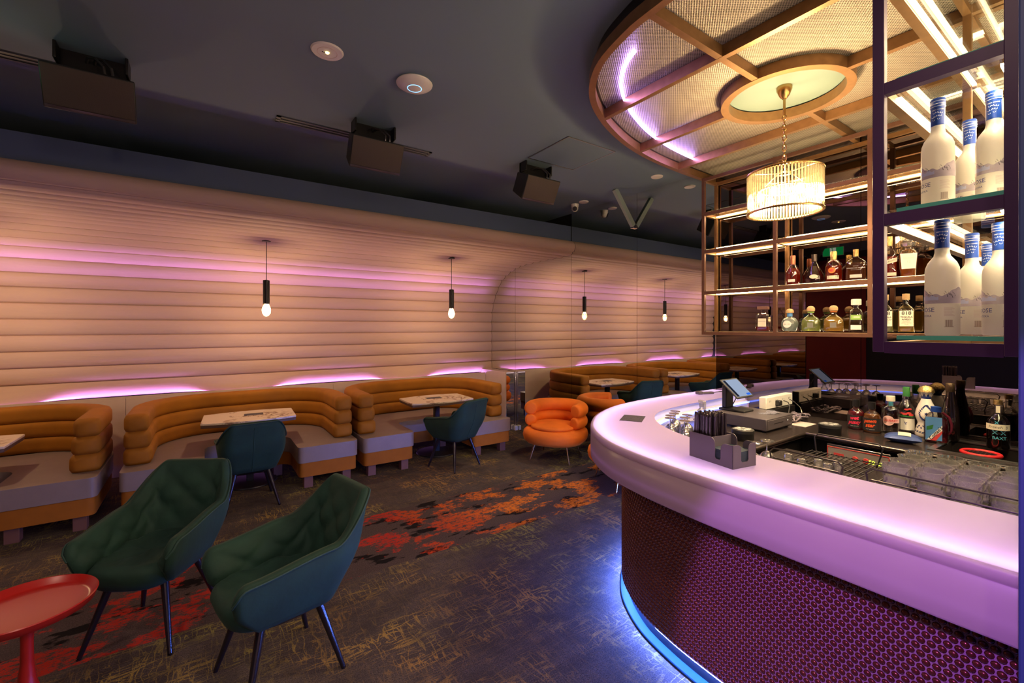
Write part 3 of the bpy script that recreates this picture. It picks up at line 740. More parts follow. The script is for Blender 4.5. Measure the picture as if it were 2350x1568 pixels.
menu_card(2.64, 5.75, .7525, .22, .12, 'dark menu card on the marble table in the right booth', radians(-6))
menu_card(2.49, 2.10, 1.1012, .15, .21, 'dark menu card lying on the glowing curved bar top', radians(-58))

# ------------------------------------------------------------------ green tub chairs
def sstep(a, b, x): t = max(0, min(1, (x-a)/(b-a))); return t*t*(3-2*t)
def green_chair(label, loc, rz):
    t = thing('tub_chair', label, 'chair', loc, rz)
    P = [Vector((-.275, -.31))]
    for k in range(11):
        a = pi-pi/2*k/10; P.append(Vector((-.155+.135*cos(a), .135+.135*sin(a))))
    for k in range(11):
        a = pi/2-pi/2*k/10; P.append(Vector((.155+.135*cos(a), .135+.135*sin(a))))
    P.append(Vector((.275, -.31)))
    path = resample(P, .017); N = len(path); half = sum((path[i+1]-path[i]).length for i in range(N-1))/2
    NO, NI = 10, 18; vs = []; rim = []; secs = []
    zb = .365
    for i, q in enumerate(path):
        a = (i/(N-1)-.5)*2*half; aa = abs(a); e_ = half-aa
        H = .662-.045*sstep(.36, half-.03, aa)+(.862-.662)*(1-sstep(.19, .39, aa))
        fr = sstep(half-.16, half, aa); H -= .075*(1-min(1, e_/.06))**2
        end = sqrt(max(0, 1-(1-min(1, e_/.032))**2))
        d = path[min(i+1, N-1)]-path[max(i-1, 0)]; d.normalize(); nrm = Vector((d.y, -d.x))
        if nrm.dot(q-Vector((0, -.08))) < 0: nrm = -nrm
        back = 1-sstep(.19, .50, aa); sec = []
        def pt(z, ins):
            ins = .028+(ins-.028)*(.12+.88*end)
            k = 1-.24*(max(0, 1-(z-zb)/.26))**1.6
            x, y = q.x*k, (q.y+.04)*k-.04
            y += back*.10*max(0, (z-.46)/.39)
            x *= 1-.05*back*max(0, (z-.6)/.25)
            y += fr*(.05*max(0, (.47-z)/.1)-.012)
            return Vector((x-nrm.x*ins, y-nrm.y*ins, z))
        for k in range(NO+1):
            z = zb+(H-zb)*k/NO; sec.append(pt(z, .006*(1-sin(pi*k/NO))))
        rim.append(pt(H-.004, -.001)); sec.append(pt(H+.010, .018)); sec.append(pt(H+.006, .045))
        zi = .43
        for k in range(NI+1):
            z = H-.010-(H-.010-zi)*k/NI
            tf = .032*sqrt(abs(sin(pi*(a/.21+z/.17))*sin(pi*(a/.21-z/.17))))*sin(pi*min(1, k/NI*1.1))
            sec.append(pt(z, .052+.006*sin(pi*k/NI)+tf))
        sec.append(pt(zb, .075)); secs.append(sec)
    n = len(secs[0]); fs = []
    for s_ in secs: vs += s_
    for i in range(N-1):
        for k in range(n):
            k2 = (k+1) % n; fs.append((i*n+k, (i+1)*n+k, (i+1)*n+k2, i*n+k2))
    fs.append(tuple(range(n))); fs.append(tuple((N-1)*n+k for k in range(n-1, -1, -1)))
    MB().add(vs, fs).build('shell', 'velvet', t, angle=75)
    MB().tube(rim, .0055, 8).build('piping', 'velvetpipe', t)
    MB().tube([secs[N//2][k]+Vector((0, .001, 0)) for k in range(NO)], .0035, 6).build('back_seam', 'velvetpipe', t)
    sm = MB()
    prof = [(.01, .352), (.80, .352), (.88, .368), (.94, .40), (1.0, .45), (.965, .474), (.88, .492), (.72, .499), (.5, .498), (.28, .492), (.01, .490)]
    sm.lathe([(r, z) for r, z in prof], 48, (0, -.055, 0), 3.2, .222, .262)
    sm.v = [(x, y, z-(.026*(1-sqrt(abs(sin(pi*(x/.2+y/.2+.5))*sin(pi*(x/.2-y/.2+.5))))) if z > .465 and abs(x) < .2 and abs(y+.045) < .2 else 0)) for x, y, z in sm.v]
    sm.build('seat', 'velvet', t, angle=70)
    MB().lathe([(.9, .335), (1, .353)], 40, (0, -.03, 0), 3, .19, .20).build('under_frame', 'black', t)
    for sx in (-1, 1):
        for sy in (-1, 1):
            MB().tube([(sx*.135, sy*.13-.03, .36), (sx*.225, sy*.225-.03, .008)], [.021, .0115], 14).lathe([(.011, 0), (.012, .008)], 12, (sx*.226, sy*.226-.03, 0)).build('leg', 'blacklac', t)
    return t
M['blacklac'] = pbr('black_lacquer', (.012, .009, .014), .22, spec=.6)
ch = green_chair('dark green tufted velvet tub chair at front left, turned towards the red side table', (-.22, 3.32, 0), face(-.50, -.87))
dup(ch, 'dark green tufted velvet tub chair at front centre, its right armrest nearest the viewer', (.345, 2.545, 0), face(-.97, -.22))
dup(ch, 'green velvet tub chair seen squarely from behind, tucked at the middle booth table', (.37, 5.08, 0), face(-.05, 1))
dup(ch, 'green velvet tub chair seen from rear left, at the right booth table by the mirror', (2.60, 5.0, 0), face(-.32, .95))

# ------------------------------------------------------------------ orange armchairs
def orange_chair(label, loc, rz):
    t = thing('round_armchair', label, 'armchair', loc, rz)
    MB().lathe([(.01, .222), (.31, .222), (.375, .234), (.413, .275), (.425, .328), (.413, .378), (.37, .412), (.30, .425), (.01, .425)], 56, (0, 0, 0), 2.3, 1, 1.0).build('seat_base', 'orange', t, angle=70)
    MB().lathe([(.285, .415), (.305, .43), (.305, .448), (.285, .462), (.2, .470), (.01, .474)], 48, (0, -.045, 0), 2.2).build('seat_pad', 'orange', t, angle=70)
    def hoop(R, r, z, span, cy):
        pts = []; rr = []; n = 44
        tot = 2*radians(span)*R; ex = [0, .003, .008, .016, .027]
        ss = ex+[.04+(tot-.08)*k/n for k in range(n+1)]+[tot-q for q in reversed(ex)]
        for q in ss:
            a = radians(90-span)+q/R; pts.append((R*cos(a), cy+R*sin(a), z))
            e = min(q, tot-q); rr.append(r*(.66+.34*sqrt(max(0, 1-(1-min(1, e/.035))**2))))
        return MB().tube(pts, rr, 24)
    hoop(.340, .079, .502, 122, .03).build('lower_hoop', 'orange', t, angle=60)
    hoop(.340, .087, .655, 118, .03).build('upper_hoop', 'orange', t, angle=60)
    for k in range(4):
        a = pi/4+k*pi/2
        MB().tube([(.30*cos(a), .30*sin(a), .23), (.375*cos(a), .375*sin(a), .0)], [.014, .008], 12).build('leg', 'brass', t)
    return t
oc = orange_chair('bright orange round armchair with brass legs in front of the mirror', (3.86, 4.56, 0), face(-.85, -.53))
dup(oc, 'orange round armchair mostly hidden behind the curved end of the bar', (3.90, 3.37, 0), face(-.92, .35))

# ------------------------------------------------------------------ red side table
t = thing('red_side_table', 'glossy red tray-topped side table at the lower left edge', 'side table', (-.645, 2.83, 0))
MB().lathe([(.001, .500), (.195, .500), (.212, .504), (.226, .530), (.230, .532), (.2335, .528), (.222, .496), (.20, .487), (.03, .485), (.001, .485)], 64).build('tray', 'red', t, angle=50)
MB().lathe([(.034, .486), (.024, .44), (.021, .36), (.022, .27), (.030, .19), (.052, .11), (.095, .045), (.135, .015), (.14, 0), (.001, 0)], 48).build('pedestal', 'red', t)
# ------------------------------------------------------------------ bar
OUT = [(4.348, 2.63), (4.0, 2.632), (3.55, 2.63), (3.14, 2.605), (2.76, 2.53), (2.44, 2.39), (2.22, 2.235), (2.03, 2.04), (1.875, 1.77), (1.802, 1.50), (1.766, 1.20), (1.753, .9), (1.75, .5), (1.75, 0), (1.75, -1.5)]
INN = [(4.348, 2.26), (3.7, 2.24), (3.23, 2.215), (2.90, 2.165), (2.66, 2.045), (2.48, 1.85), (2.345, 1.55), (2.30, 1.14), (2.292, .585), (2.295, .2), (2.295, -.4), (2.295, -1.5)]
def V2(L): return [Vector(p) for p in L]
outp = resample(catmull(V2(OUT)), .04); NB = len(outp)
inc = resample(catmull(V2(INN)), .01)
inp = [inc[min(len(inc)-1, round(k*(len(inc)-1)/(NB-1)))] for k in range(NB)]
bar = thing('bar_counter', 'curved bar with glowing lilac top and a front of copper-coloured domes', 'bar', (0, 0, 0))
NW = 14; vs = []; fs = []
for k in range(NB):
    for j in range(NW+1):
        t = j/NW; q = outp[k].lerp(inp[k], t)
        if j == 0: q = offset(outp, .006)[k] if False else q
        vs.append((q.x, q.y, 1.10))
for k in range(NB-1):
    for j in range(NW):
        a = k*(NW+1)+j; fs.append((a, a+NW+1, a+NW+2, a+1))
edge = offset(outp, .012)
for k in range(NB): vs[k*(NW+1)] = (edge[k].x, edge[k].y, 1.10)
MB().add(vs, fs).build('counter_top', 'lucent', bar)
MB().strip(outp, [(.012, 1.10), (.005, 1.098), (.001, 1.093), (0, 1.086), (0, 1.066), (.004, 1.063), (.004, 1.060), (0, 1.057), (0, .912), (.004, .904), (.012, .90)]).build('front_band', 'purpleface', bar, angle=60)
MB().strip(inp, [(0, 1.10), (-.012, 1.094), (-.016, 1.08), (-.016, 1.035), (.004, 1.03)][::1]).build('inner_lip', 'plywhite', bar, angle=60)
MB().strip(inp, [(.004, 1.03), (.004, .30)]).build('inner_wall', 'plywhite', bar)
so = []; 
for k in range(NB): so += [(edge[k].x, edge[k].y, .902), (inp[k].x, inp[k].y, .902)]
MB().add(so, [(2*k, 2*k+2, 2*k+3, 2*k+1) for k in range(NB-1)]).build('soffit', 'plywhite', bar)
MB().sweep(outp, [(.022, .905), (.025, .905), (.025, 1.090), (.022, 1.090)]).build('light_baffle', 'plywhite', bar)
MB().tube([(q.x, q.y, 1.036) for q in offset(outp, .062)], .009, 6).build('top_light', 'led_bar', bar)
MB().tube([(q.x, q.y, .96) for q in offset(outp, .0115)], .004, 6).build('face_light', 'led_face', bar)
MB().tube([(q.x, q.y, 1.02) for q in offset(inp, .020) if q.y > 1.45], .006, 6).build('inner_light', 'led_blue', bar)
pan = offset(outp, .212)
MB().sweep(pan, [(0, .10), (.02, .10), (.02, .90), (0, .90)]).build('front_panel', 'grout', bar)
MB().sweep(offset(outp, .25), [(0, 0), (.02, 0), (.02, .10), (0, .10)]).build('plinth', 'black', bar)
MB().sweep(offset(outp, .188), [(.008, .0), (.062, .0), (.062, .014), (.012, .014), (.008, .010)]).build('floor_kerb', 'kerb', bar)
MB().tube([(q.x, q.y, .085) for q in offset(outp, .236)], .007, 6).build('hidden_light', 'led_kick2', bar)
sp_ = .0262
rowz = []; z = .118
while z < .89: rowz.append(z); z += sp_*.866
dp = resample([Vector((q.x, q.y)) for q in offset(outp, .211)], sp_); dn = []
for i in range(len(dp)):
    d = dp[min(i+1, len(dp)-1)]-dp[max(i-1, 0)]; d.normalize(); dn.append((d, Vector((d.y, -d.x))))
vs = []; fs = []; ND = 10; R0 = .0118
prof_d = [(1., .0), (.93, .0035), (.62, .0065), (.25, .0078)]
for ri, z in enumerate(rowz):
    for i in range(len(dp)-1):
        t = .5*(ri % 2); c = dp[i].lerp(dp[i+1], t); d, nn = dn[i]; o = len(vs)
        if c.y < -.15: continue
        for f, h in prof_d:
            for k in range(ND):
                a = 2*pi*k/ND; x = R0*f*cos(a); vs.append((c.x+d.x*x+nn.x*h, c.y+d.y*x+nn.y*h, z+R0*f*sin(a)))
        for l in range(3):
            for k in range(ND): fs.append((o+l*ND+k, o+l*ND+(k+1) % ND, o+(l+1)*ND+(k+1) % ND, o+(l+1)*ND+k))
        fs.append(tuple(o+3*ND+k for k in range(ND)))
MB().add(vs, fs).build('copper_domes', 'copper', bar, angle=80)

# counters behind the bar
CZ = .97
wc = thing('work_counter', 'dark metal work counter along the tinted mirror behind the bar', 'counter', (0, 0, 0))
SK = (3.80, 4.22, .36, .80)         # sink opening
poly1 = [(2.40, 1.47), (4.352, 1.47), (4.352, 2.20), (3.3, 2.18), (2.92, 2.12), (2.70, 2.0), (2.53, 1.82), (2.41, 1.58)]
top = MB().prism(poly1, CZ-.035, CZ)
for x0, x1, y0, y1 in ((3.655, 4.352, .80, 1.469), (3.655, SK[0], SK[2], .80), (SK[1], 4.352, SK[2], .80), (3.655, 4.352, -1.5, SK[2])): top.box(x0, x1, y0, y1, CZ-.035, CZ)
top.build('worktop', 'dsteel', wc, smooth=False)
MB().tube([(2.41, 1.467, CZ-.012), (3.652, 1.467, CZ-.012), (3.652, -1.5, CZ-.012)], .014, 10).build('rolled_edge', 'edgesteel', wc)
cb = MB().prism([(a, max(b_, 1.52)) for a, b_ in poly1], 0, CZ-.036)
cb.box(3.72, 4.352, .82, 1.519, 0, CZ-.036).box(3.72, 4.352, -1.5, .34, 0, CZ-.036).box(3.72, 4.352, .34, .82, 0, .74).build('cabinet', 'black', wc, smooth=False)
sk = thing('bar_sink', 'steel sink let into the dark counter, red strainer ring inside it', 'sink', (4.01, .58, .76))
MB().box(-.21, .21, -.22, .22, .02, .03).box(-.21, -.20, -.22, .22, .03, .20).box(.20, .21, -.22, .22, .03, .20).box(-.21, .21, -.22, -.21, .03, .20).box(-.21, .21, .21, .22, .03, .20).build('bowl', 'dsteel', sk, smooth=False)
MB().box(-.235, -.2, -.245, .245, .208, .216).box(.2, .235, -.245, .245, .208, .216).box(-.2, .2, -.245, -.21, .208, .216).box(-.2, .2, .21, .245, .208, .216).build('rim', 'steel', sk, smooth=False)
t = thing('strainer_ring', 'red rubber ring with a dark mesh centre in the bar sink', 'strainer', (4.00, .62, .955))
MB().torus((0, 0, 0), .085, .012, 40, 10).build('ring', 'rubberred', t)
mm = MB()
for k in range(-4, 5):
    h = sqrt(.085**2-(k*.018)**2); mm.bar((k*.018, -h, 0), (k*.018, h, 0), .004, .004).bar((-h, k*.018, 0), (h, k*.018, 0), .004, .004)
mm.build('grid', 'wire', t)
MB().box(-.12, .12, -.005, .005, -.165, -.012).build('foot', 'wire', t)
ub = thing('underbar_unit', 'dark steel unit below the bar top carrying the glass racks', 'counter', (0, 0, 0))
MB().box(2.35, 3.06, -1.5, 1.34, .10, .955).build('body', 'black', ub, bevel=.004)
MB().box(2.345, 3.07, -1.5, 1.345, .956, .97).build('drainer_top', 'dsteel', ub, bevel=.004)
gw = thing('glass_washer', 'front of a steel glass washer with red badge and lit yellow-green digits', 'dishwasher', (3.648, 1.15, .66))
MB().box(.0, .07, -.18, .18, .0, .26).build('body', 'steel', gw, bevel=.004)
MB().box(-.006, .0, -.175, .175, .135, .245).build('control_panel', 'panelpale', gw, bevel=.002)
e = MB()
for a in ((-.175, .175, .240, .245), (-.175, .175, .135, .14), (-.175, -.17, .14, .24), (.17, .175, .14, .24)): e.box(-.0075, -.006, *a)
e.build('red_border', 'inkred', gw, smooth=False)
MB().box(-.0078, -.006, .075, .135, .185, .205).build('badge', 'inkred', gw, smooth=False)
for y in (.01, -.05):
    MB().lathe([(.001, .009), (.016, .008), (.018, 0)], 20).xf(Matrix.Translation((-.006, y, .188)) @ Matrix.Rotation(-pi/2, 4, 'Y')).build('button', 'inkred', gw)
MY = Matrix(((0, 0, -1, 0), (-1, 0, 0, 0), (0, 1, 0, 0), (0, 0, 0, 1)))     # text facing -X
flat_text(MB(), '59 05', .036, Matrix.Translation((-.0085, -.105, .185)) @ MY).build('digits', 'green_led', gw, smooth=False)

# ------------------------------------------------------------------ canopy
CAN = [(4.356, 2.63), (4.17, 2.625), (3.75, 2.61), (3.34, 2.575), (3.0, 2.515), (2.69, 2.425), (2.35, 2.28), (2.05, 2.085), (1.84, 1.83), (1.745, 1.555), (1.715, 1.30), (1.70, .6), (1.70, -1.5)]
canp = resample(catmull(V2(CAN)), .05)
cn = thing('ceiling_canopy', 'curved bronze canopy of ribs and metal mesh hung over the bar', 'canopy', (0, 0, 0))
MB().sweep(canp, [(0, 3.235), (.042, 3.235), (.042, 3.30), (0, 3.30)]).build('outer_band', 'bronze', cn)
MB().sweep(offset(canp, .035), [(0, 3.30), (.02, 3.30), (.02, 3.392), (0, 3.392)]).build('upper_band', 'black', cn)
CX0, CY0 = 3.10, 1.37
ring = [Vector((CX0+.350*cos(2*pi*k/64), CY0+.350*sin(2*pi*k/64))) for k in range(64)]
MB().sweep(ring, [(-.024, 3.235), (.024, 3.235), (.024, 3.30), (-.024, 3.30)], closed=True).build('centre_ring', 'bronze', cn)
def vat(u):
    for i in range(len(canp)-1):
        if canp[i].x >= u >= canp[i+1].x and canp[i].y > 1.2: return canp[i].y
    return 2.0
ribs = []
for u in (2.36, 3.70): ribs.append(((u, vat(u)-.02), (u, -1.5)))
ribs += [((CX0-.05, vat(3.05)-.02), (CX0-.05, CY0+.36)), ((CX0-.05, CY0-.36), (CX0-.05, -1.5)), ((1.73, CY0), (CX0-.36, CY0)), ((CX0+.36, CY0), (4.35, CY0)), ((1.73, .10), (4.35, .10))]
for a, b_ in ribs: MB().bar((a[0], a[1], 3.268), (b_[0], b_[1], 3.268), .036, .064 if a[0] == b_[0] else .061).build('rib', 'bronze', cn, smooth=False)
pl = [Vector((q.x, q.y, 0)) for q in offset(canp, .03)]
pl += [Vector((4.35, -1.5, 0))]
hole = [Vector((q.x, q.y, 0)) for q in ring]
tri = tessellate_polygon([pl, hole]); allp = pl+hole
MB().add([(p.x, p.y, 3.303) for p in allp], [tuple(t_) for t_ in tri]).build('mesh_panel', 'mesh', cn, smooth=False)
MB().lathe([(.001, 3.31), (.35, 3.31), (.35, 3.33), (.001, 3.33)], 48, (CX0, CY0, 0)).build('centre_plate', 'plate', cn)
lp = [q for q in offset(canp, .20) if q.y > 1.62 and q.x < 3.85]
MB().tube([(q.x, q.y, 3.288) for q in lp], .0075, 8).build('light_strip', 'led_canopy', cn)

# ------------------------------------------------------------------ chandelier
cl = thing('chandelier', 'drum chandelier of glass rods hanging on a chain above the bar', 'chandelier', (CX0, CY0, 2.485))
MB().lathe([(.001, .824), (.045, .824), (.045, .805), (.028, .765), (.012, .745), (.001, .745)], 28).tube([(0, 0, .64), (0, 0, .77)], .008, 10).torus((0, 0, .625), .014, .004, 16, 6, 'x').build('ceiling_rose', 'brass', cl)
chn = MB(); z = .592; k = 0
while z > .31:
    rot = Matrix.Rotation(pi/2*(k % 2)+.3, 4, 'Z')
    pts = [rot @ Vector((.011*cos(a)*1.0, 0, z+.021*sin(a))) for a in [2*pi*i/14 for i in range(14)]]
    chn.tube(pts, .0040, 6, closed=True); z -= .033; k += 1
chn.build('chain', 'brass', cl)
MB().torus((0, 0, .262), .213, .008, 56, 8).torus((0, 0, .262), .04, .006, 20, 6).build('top_ring', 'brass', cl)
MB().torus((0, 0, .008), .213, .008, 56, 8).build('bottom_ring', 'brass', cl)
for k in range(3):
    a = 2*pi*k/3+.3; MB().tube([(.213*cos(a), .213*sin(a), .262), (.04*cos(a), .04*sin(a), .262), (0, 0, .31)], .004, 6).build('spoke', 'brass', cl)
rod = None
for k in range(72):
    a = 2*pi*k/72; p = (.209*cos(a), .209*sin(a), .008)
    if rod is None: rod = MB().lathe([(.0075, 0), (.0075, .252)], 10).build('glass_rod', 'rod', cl, p)
    else:
        c_ = rod.copy(); COL.objects.link(c_); c_.location = p
for k in range(6):
    a = 2*pi*k/6; MB().sphere((.14*cos(a), .14*sin(a), .12), .024, 12, 8, sz=1.3).build('bulb', 'chbulb', cl)
MB().torus((0, 0, .16), .14, .006, 32, 6).build('bulb_ring', 'brass', cl)
for k in range(3):
    a = 2*pi*k/3+.3; MB().tube([(.14*cos(a), .14*sin(a), .16), (.04*cos(a), .04*sin(a), .258)], .004, 6).build('stay', 'brass', cl)

# ------------------------------------------------------------------ hanging shelf
hs = thing('hanging_shelf', 'bronze frame of glass shelves hung over the bar and along the tinted mirror', 'shelf', (0, 0, 0))
LV = [1.685, 2.085, 2.495, 2.87, 3.215]
PV = [2.568, 1.89, 1.214, .497, .214]
W = .03
for v in PV:
    for u in (4.11, 4.335): MB().box(u-W/2, u+W/2, v-W/2, v+W/2, 1.67, 3.235).build('post', 'bronze_shade' if u < 4.2 else 'bronze', hs, smooth=False, bevel=.002)
for u, mt in ((1.765, 'bronze_lit'), (2.93, 'bronze')):
    for v in (.497, .214): MB().box(u-W/2, u+W/2, v-W/2, v+W/2, 1.67, 3.238).build('post', mt, hs, smooth=False, bevel=.002)
for i, z in enumerate(LV):
    h = .015
    for u in (4.11, 4.335): MB().box(u-.0145, u+.0145, .20, 2.582, z-h, z+h).build('rail', 'bronze_shade' if u < 4.2 else 'bronze', hs, smooth=False)
    for v in (.497, .214): MB().box(1.78, 4.094, v-.0145, v+.0145, z-h, z+h).build('rail', 'bronze', hs, smooth=False)
    MB().box(1.751, 1.779, .229, .482, z-h-.003, z+h+.003).build('front_rail', 'bronze_lit', hs, smooth=False)
    for v in PV: MB().box(4.1255, 4.32, v-.0143, v+.0143, z-h, z+h).build('tie', 'bronze', hs, smooth=False)
    MB().box(2.916, 2.944, .229, .482, z-h, z+h).build('tie', 'bronze', hs, smooth=False)
    if i < 4:
        zt = z+h+.0005
        for a, b_ in ((1.905, 2.553), (1.229, 1.875), (.512, 1.199)): MB().box(4.10, 4.345, a, b_, zt, zt+.009).build('glass_shelf', 'glass', hs, smooth=False)
        g = MB().box(1.80, 4.095, .222, .49, zt+.010, zt+.021).build('glass_shelf', 'glass', hs, smooth=False)
        MB().box(1.790, 1.7995, .232, .462, zt+.009, zt+.022).build('glass_edge', 'glassedge', hs, smooth=False)
    if i <= 1: MB().box(4.298, 4.310, .25, 2.54, z-.004, z+.008).build('base_light', 'led_base', hs, smooth=False)
    if 1 <= i <= 3:
        MB().box(4.285, 4.305, .25, 2.54, z-.010, z-.002).build('light_strip', 'led_warm', hs, smooth=False)
        for v in (.234, .465): MB().box(1.85, 4.05, v, v+.014, z-.010, z-.002).build('light_strip', 'led_side' if v < .3 else 'led_soft', hs, smooth=False)
SH0, SH1 = LV[0]+.0155+.0105, LV[1]+.0155+.0105
VS0, VS1 = LV[0]+.0155+.0220, LV[1]+.0155+.0220

# ------------------------------------------------------------------ bottles
def flat_label(w, h, y, zc, cx=0): return MB().box(cx-w/2, cx+w/2, y-.0009, y, zc-h/2, zc+h/2)
FT = Matrix(((1, 0, 0, 0), (0, 0, -1, 0), (0, 1, 0, 0), (0, 0, 0, 1)))        # text facing -Y
def ftxt(mb, s, size, y, z, x=0, **k): return flat_text(mb, s, size, Matrix.Translation((x, y, z)) @ FT, **k)
def inner(prof, lvl, sc=.93):
    out = [(r*sc, z+.003) for r, z in prof if z < lvl-.004]
    for i in range(len(prof)-1):
        if prof[i][1] <= lvl <= prof[i+1][1]:
            t = (lvl-prof[i][1])/max(1e-6, prof[i+1][1]-prof[i][1]); out.append(((prof[i][0]+(prof[i+1][0]-prof[i][0])*t)*sc, lvl)); break
    return out
def bottle(name, label, loc, rz, prof, glass='cglass', liq=None, lvl=0, cap=None, capmat='black', p=2., sx=1., sy=1., n=32, cat='bottle'):
    t = thing(name, label, cat, loc, rz)
    MB().lathe(prof, n, (0, 0, 0), p, sx, sy).build('body', glass, t)
    if liq: MB().lathe(inner(prof, lvl), n, (0, 0, 0), p, sx, sy).build('liquid', liq, t)
    if cap: MB().lathe(cap, 24).build('cap', capmat, t, bevel=.0)
    return t
def tocam(x, y, k=1.): return face(-x, -y*k)
# --- frosted vodka bottles on the side shelf
VP = [(.001, 0), (.037, 0), (.040, .004), (.040, .192), (.0385, .208), (.033, .224), (.025, .236), (.0195, .244), (.0170, .256), (.0165, .300)]
def vodka(label, x, y, z):
    t = bottle('vodka_bottle', label, (x, y, z), tocam(x, y), VP, 'frost', None, 0, [(.0174, .268), (.0174, .325), (.0188, .328), (.0188, .352), (.017, .355), (.001, .355)], 'bluecap', n=40)
    cb_ = MB()
    for zz in (.328, .336, .345): cb_.torus((0, 0, zz), .0189, .0006, 28, 5)
    cb_.build('cap_rings', 'inkwhite', t)
    wrap_text(MB(), 'GREY GOOSE', .0050, .0178, .317, 0).build('cap_lettering', 'inkwhite', t, smooth=False)
    g_ = MB()
    for (a, zz) in ((-.5, .305), (-.15, .307), (.2, .305), (.5, .303), (-.7, .292), (-.35, .294), (0, .296), (.3, .294), (-.55, .283), (.1, .285)):
        for d in (-1, 1):
            vs_ = [(a, zz), (a+d*.20, zz+.005), (a+d*.16, zz+.0015)]
            g_.add([(.0179*sin(q), -.0179*cos(q), w_) for q, w_ in vs_], [(0, 1, 2)])
    g_.build('cap_birds', 'inkwhite', t, smooth=False)
    def ridge(s): return .125+.022*max(0, sin(s*9.4+.6))**.8+.010*noise.noise(Vector((s*9, 3, 1)))
    R1 = .0404
    patch(MB(), R1, -1.9, 1.9, .098, .14, 60, ridge).build('mountain_print', 'mount', t)
    patch(MB(), R1+.0003, -1.9, -.2, .108, .118, 30, lambda s: .120+.005*noise.noise(Vector((s*7, 8, 1)))).build('lake_print', 'mountblue', t)
    dk_ = MB()
    for c_, w_, h_ in ((.35, .16, .018), (.58, .12, .012), (.15, .08, .008), (-.75, .14, .010), (-1.0, .1, .008)):
        for s_ in range(4):
            a0 = c_+w_*(s_-1.5)*.6; z0 = .140-.006*abs(s_-1.3); q = [(a0, z0), (a0+w_*.8, z0-h_*.9), (a0+w_*.4, z0-h_*.8), (a0+w_*.25, z0-h_*.3)]
            dk_.add([((R1+.0006)*sin(a), -(R1+.0006)*cos(a), w2) for a, w2 in q], [(0, 1, 2, 3)])
    dk_.build('peaks_print', 'mountdark', t, smooth=False)
    wrap_text(MB(), 'GREY GOOSE', .019, R1, .078, -.42, align='RIGHT').build('lettering', 'inkblue', t, smooth=False)
    wrap_text(MB(), 'VODKA', .009, R1, .060, -.62, align='RIGHT').build('small_lettering', 'inkblue', t, smooth=False)
    ln = MB()
    for k in range(8): patch(ln, R1+.0002, .10, .72-.08*(k % 3), .060+.0034*k, .0612+.0034*k, 6)
    ln.build('fine_print', 'paper', t)
    bc = MB(); a = .16; k = 0
    while a < .60: patch(bc, R1+.0004, a, a+.010+.012*((k*7) % 3)/2, .028, .048, 2); a += .034; k += 1
    patch(bc, R1+.0002, .12, .66, .0262, .0272, 6).build('barcode', 'foot', t)
    return t
v0 = vodka('frosted vodka bottle with blue cap, front of the lowest side shelf', 1.865, .372, VS0)
dup(v0, 'frosted vodka bottle with blue cap, second back on the lowest side shelf', (2.22, .366, VS0), tocam(2.22, .366))
dup(v0, 'frosted vodka bottle on the lowest side shelf, third back with only cap and neck showing', (2.55, .376, VS0), tocam(2.55, .376))
dup(v0, 'frosted vodka bottle cut by the right post on the lowest side shelf', (2.06, .277, VS0), tocam(2.06, .277))
dup(v0, 'frosted vodka bottle at the left of the upper side shelf', (1.93, .395, VS1), tocam(1.93, .395))
dup(v0, 'frosted vodka bottle in the middle of the upper side shelf, standing farther back', (2.22, .372, VS1), tocam(2.22, .372))
dup(v0, 'frosted vodka bottle at the right of the upper side shelf beside the post', (2.01, .284, VS1), tocam(2.01, .284))

BX = 4.20; bz = -pi/2+.28
# --- upper row of the back shelf
P = [(.001, 0), (.044, 0), (.047, .006), (.050, .09), (.047, .112), (.026, .155), (.016, .172), (.0145, .20)]
t = bottle('whisky_bottle', 'round whisky bottle with copper-red neck foil and silver stag emblem on the shelf', (BX, 1.786, SH1), bz, P, 'cglass', 'liq_red', .135, [(.0165, .168), (.0165, .238), (.015, .243), (.001, .243)], 'copperfoil')
flat = patch(MB(), .0505, -.55, .35, .022, .045, 10).build('label', 'wlabel', t)
em = MB()
for d in (-1, 1):
    for a0, z0, a1, z1 in ((.0, .062, .28, .092), (.28, .092, .52, .098), (.28, .092, .42, .112), (.0, .062, .12, .098), (0, .05, .10, .078)):
        q = [(d*a0, z0-.004), (d*a1, z1-.003), (d*a1, z1+.003), (d*a0, z0+.004)]
        em.add([(.0512*sin(x), -.0512*cos(x), w_) for x, w_ in q], [(0, 1, 2, 3)])
em.build('stag_emblem', 'chrome', t, smooth=False)
P = [(.001, 0), (.048, 0), (.060, .008), (.064, .03), (.058, .06), (.046, .095), (.032, .13), (.022, .155), (.0155, .17), (.0145, .20)]
t = bottle('cognac_bottle', 'dark bell-shaped cognac decanter with an oval cream label', (BX, 1.622, SH1), bz, P, 'cglass', 'liq_dark', .14, [(.0175, .175), (.0175, .232), (.001, .235)], 'dsteel', sy=.75)
ov = MB(); ov.add([(0, -.0490, .052)]+[(.026*cos(2*pi*k/24), -.0490+.014*(cos(2*pi*k/24)**2)*.3, .052+.016*sin(2*pi*k/24)) for k in range(24)], [(0, 1+k, 1+(k+1) % 24) for k in range(24)]); ov.build('label', 'label', t)
P = [(.001, 0), (.048, 0), (.051, .006), (.051, .115), (.047, .14), (.032, .162), (.018, .174), (.0165, .20)]
t = bottle('rum_bottle', 'red-amber rum bottle with a round orange label and paper strip', (BX, 1.483, SH1), bz, P, 'cglass', 'liq_red', .125, [(.019, .172), (.019, .232), (.017, .237), (.001, .237)], 'gold')
disc_patch(MB(), .0516, -.15, .088, .022, .022).build('round_label', 'orangelabel', t)
disc_patch(MB(), .0520, -.15, .088, .010, .012).build('label_mark', 'inkred', t)
patch(MB(), .0516, -.75, .65, .022, .048, 14).build('paper_label', 'label', t)
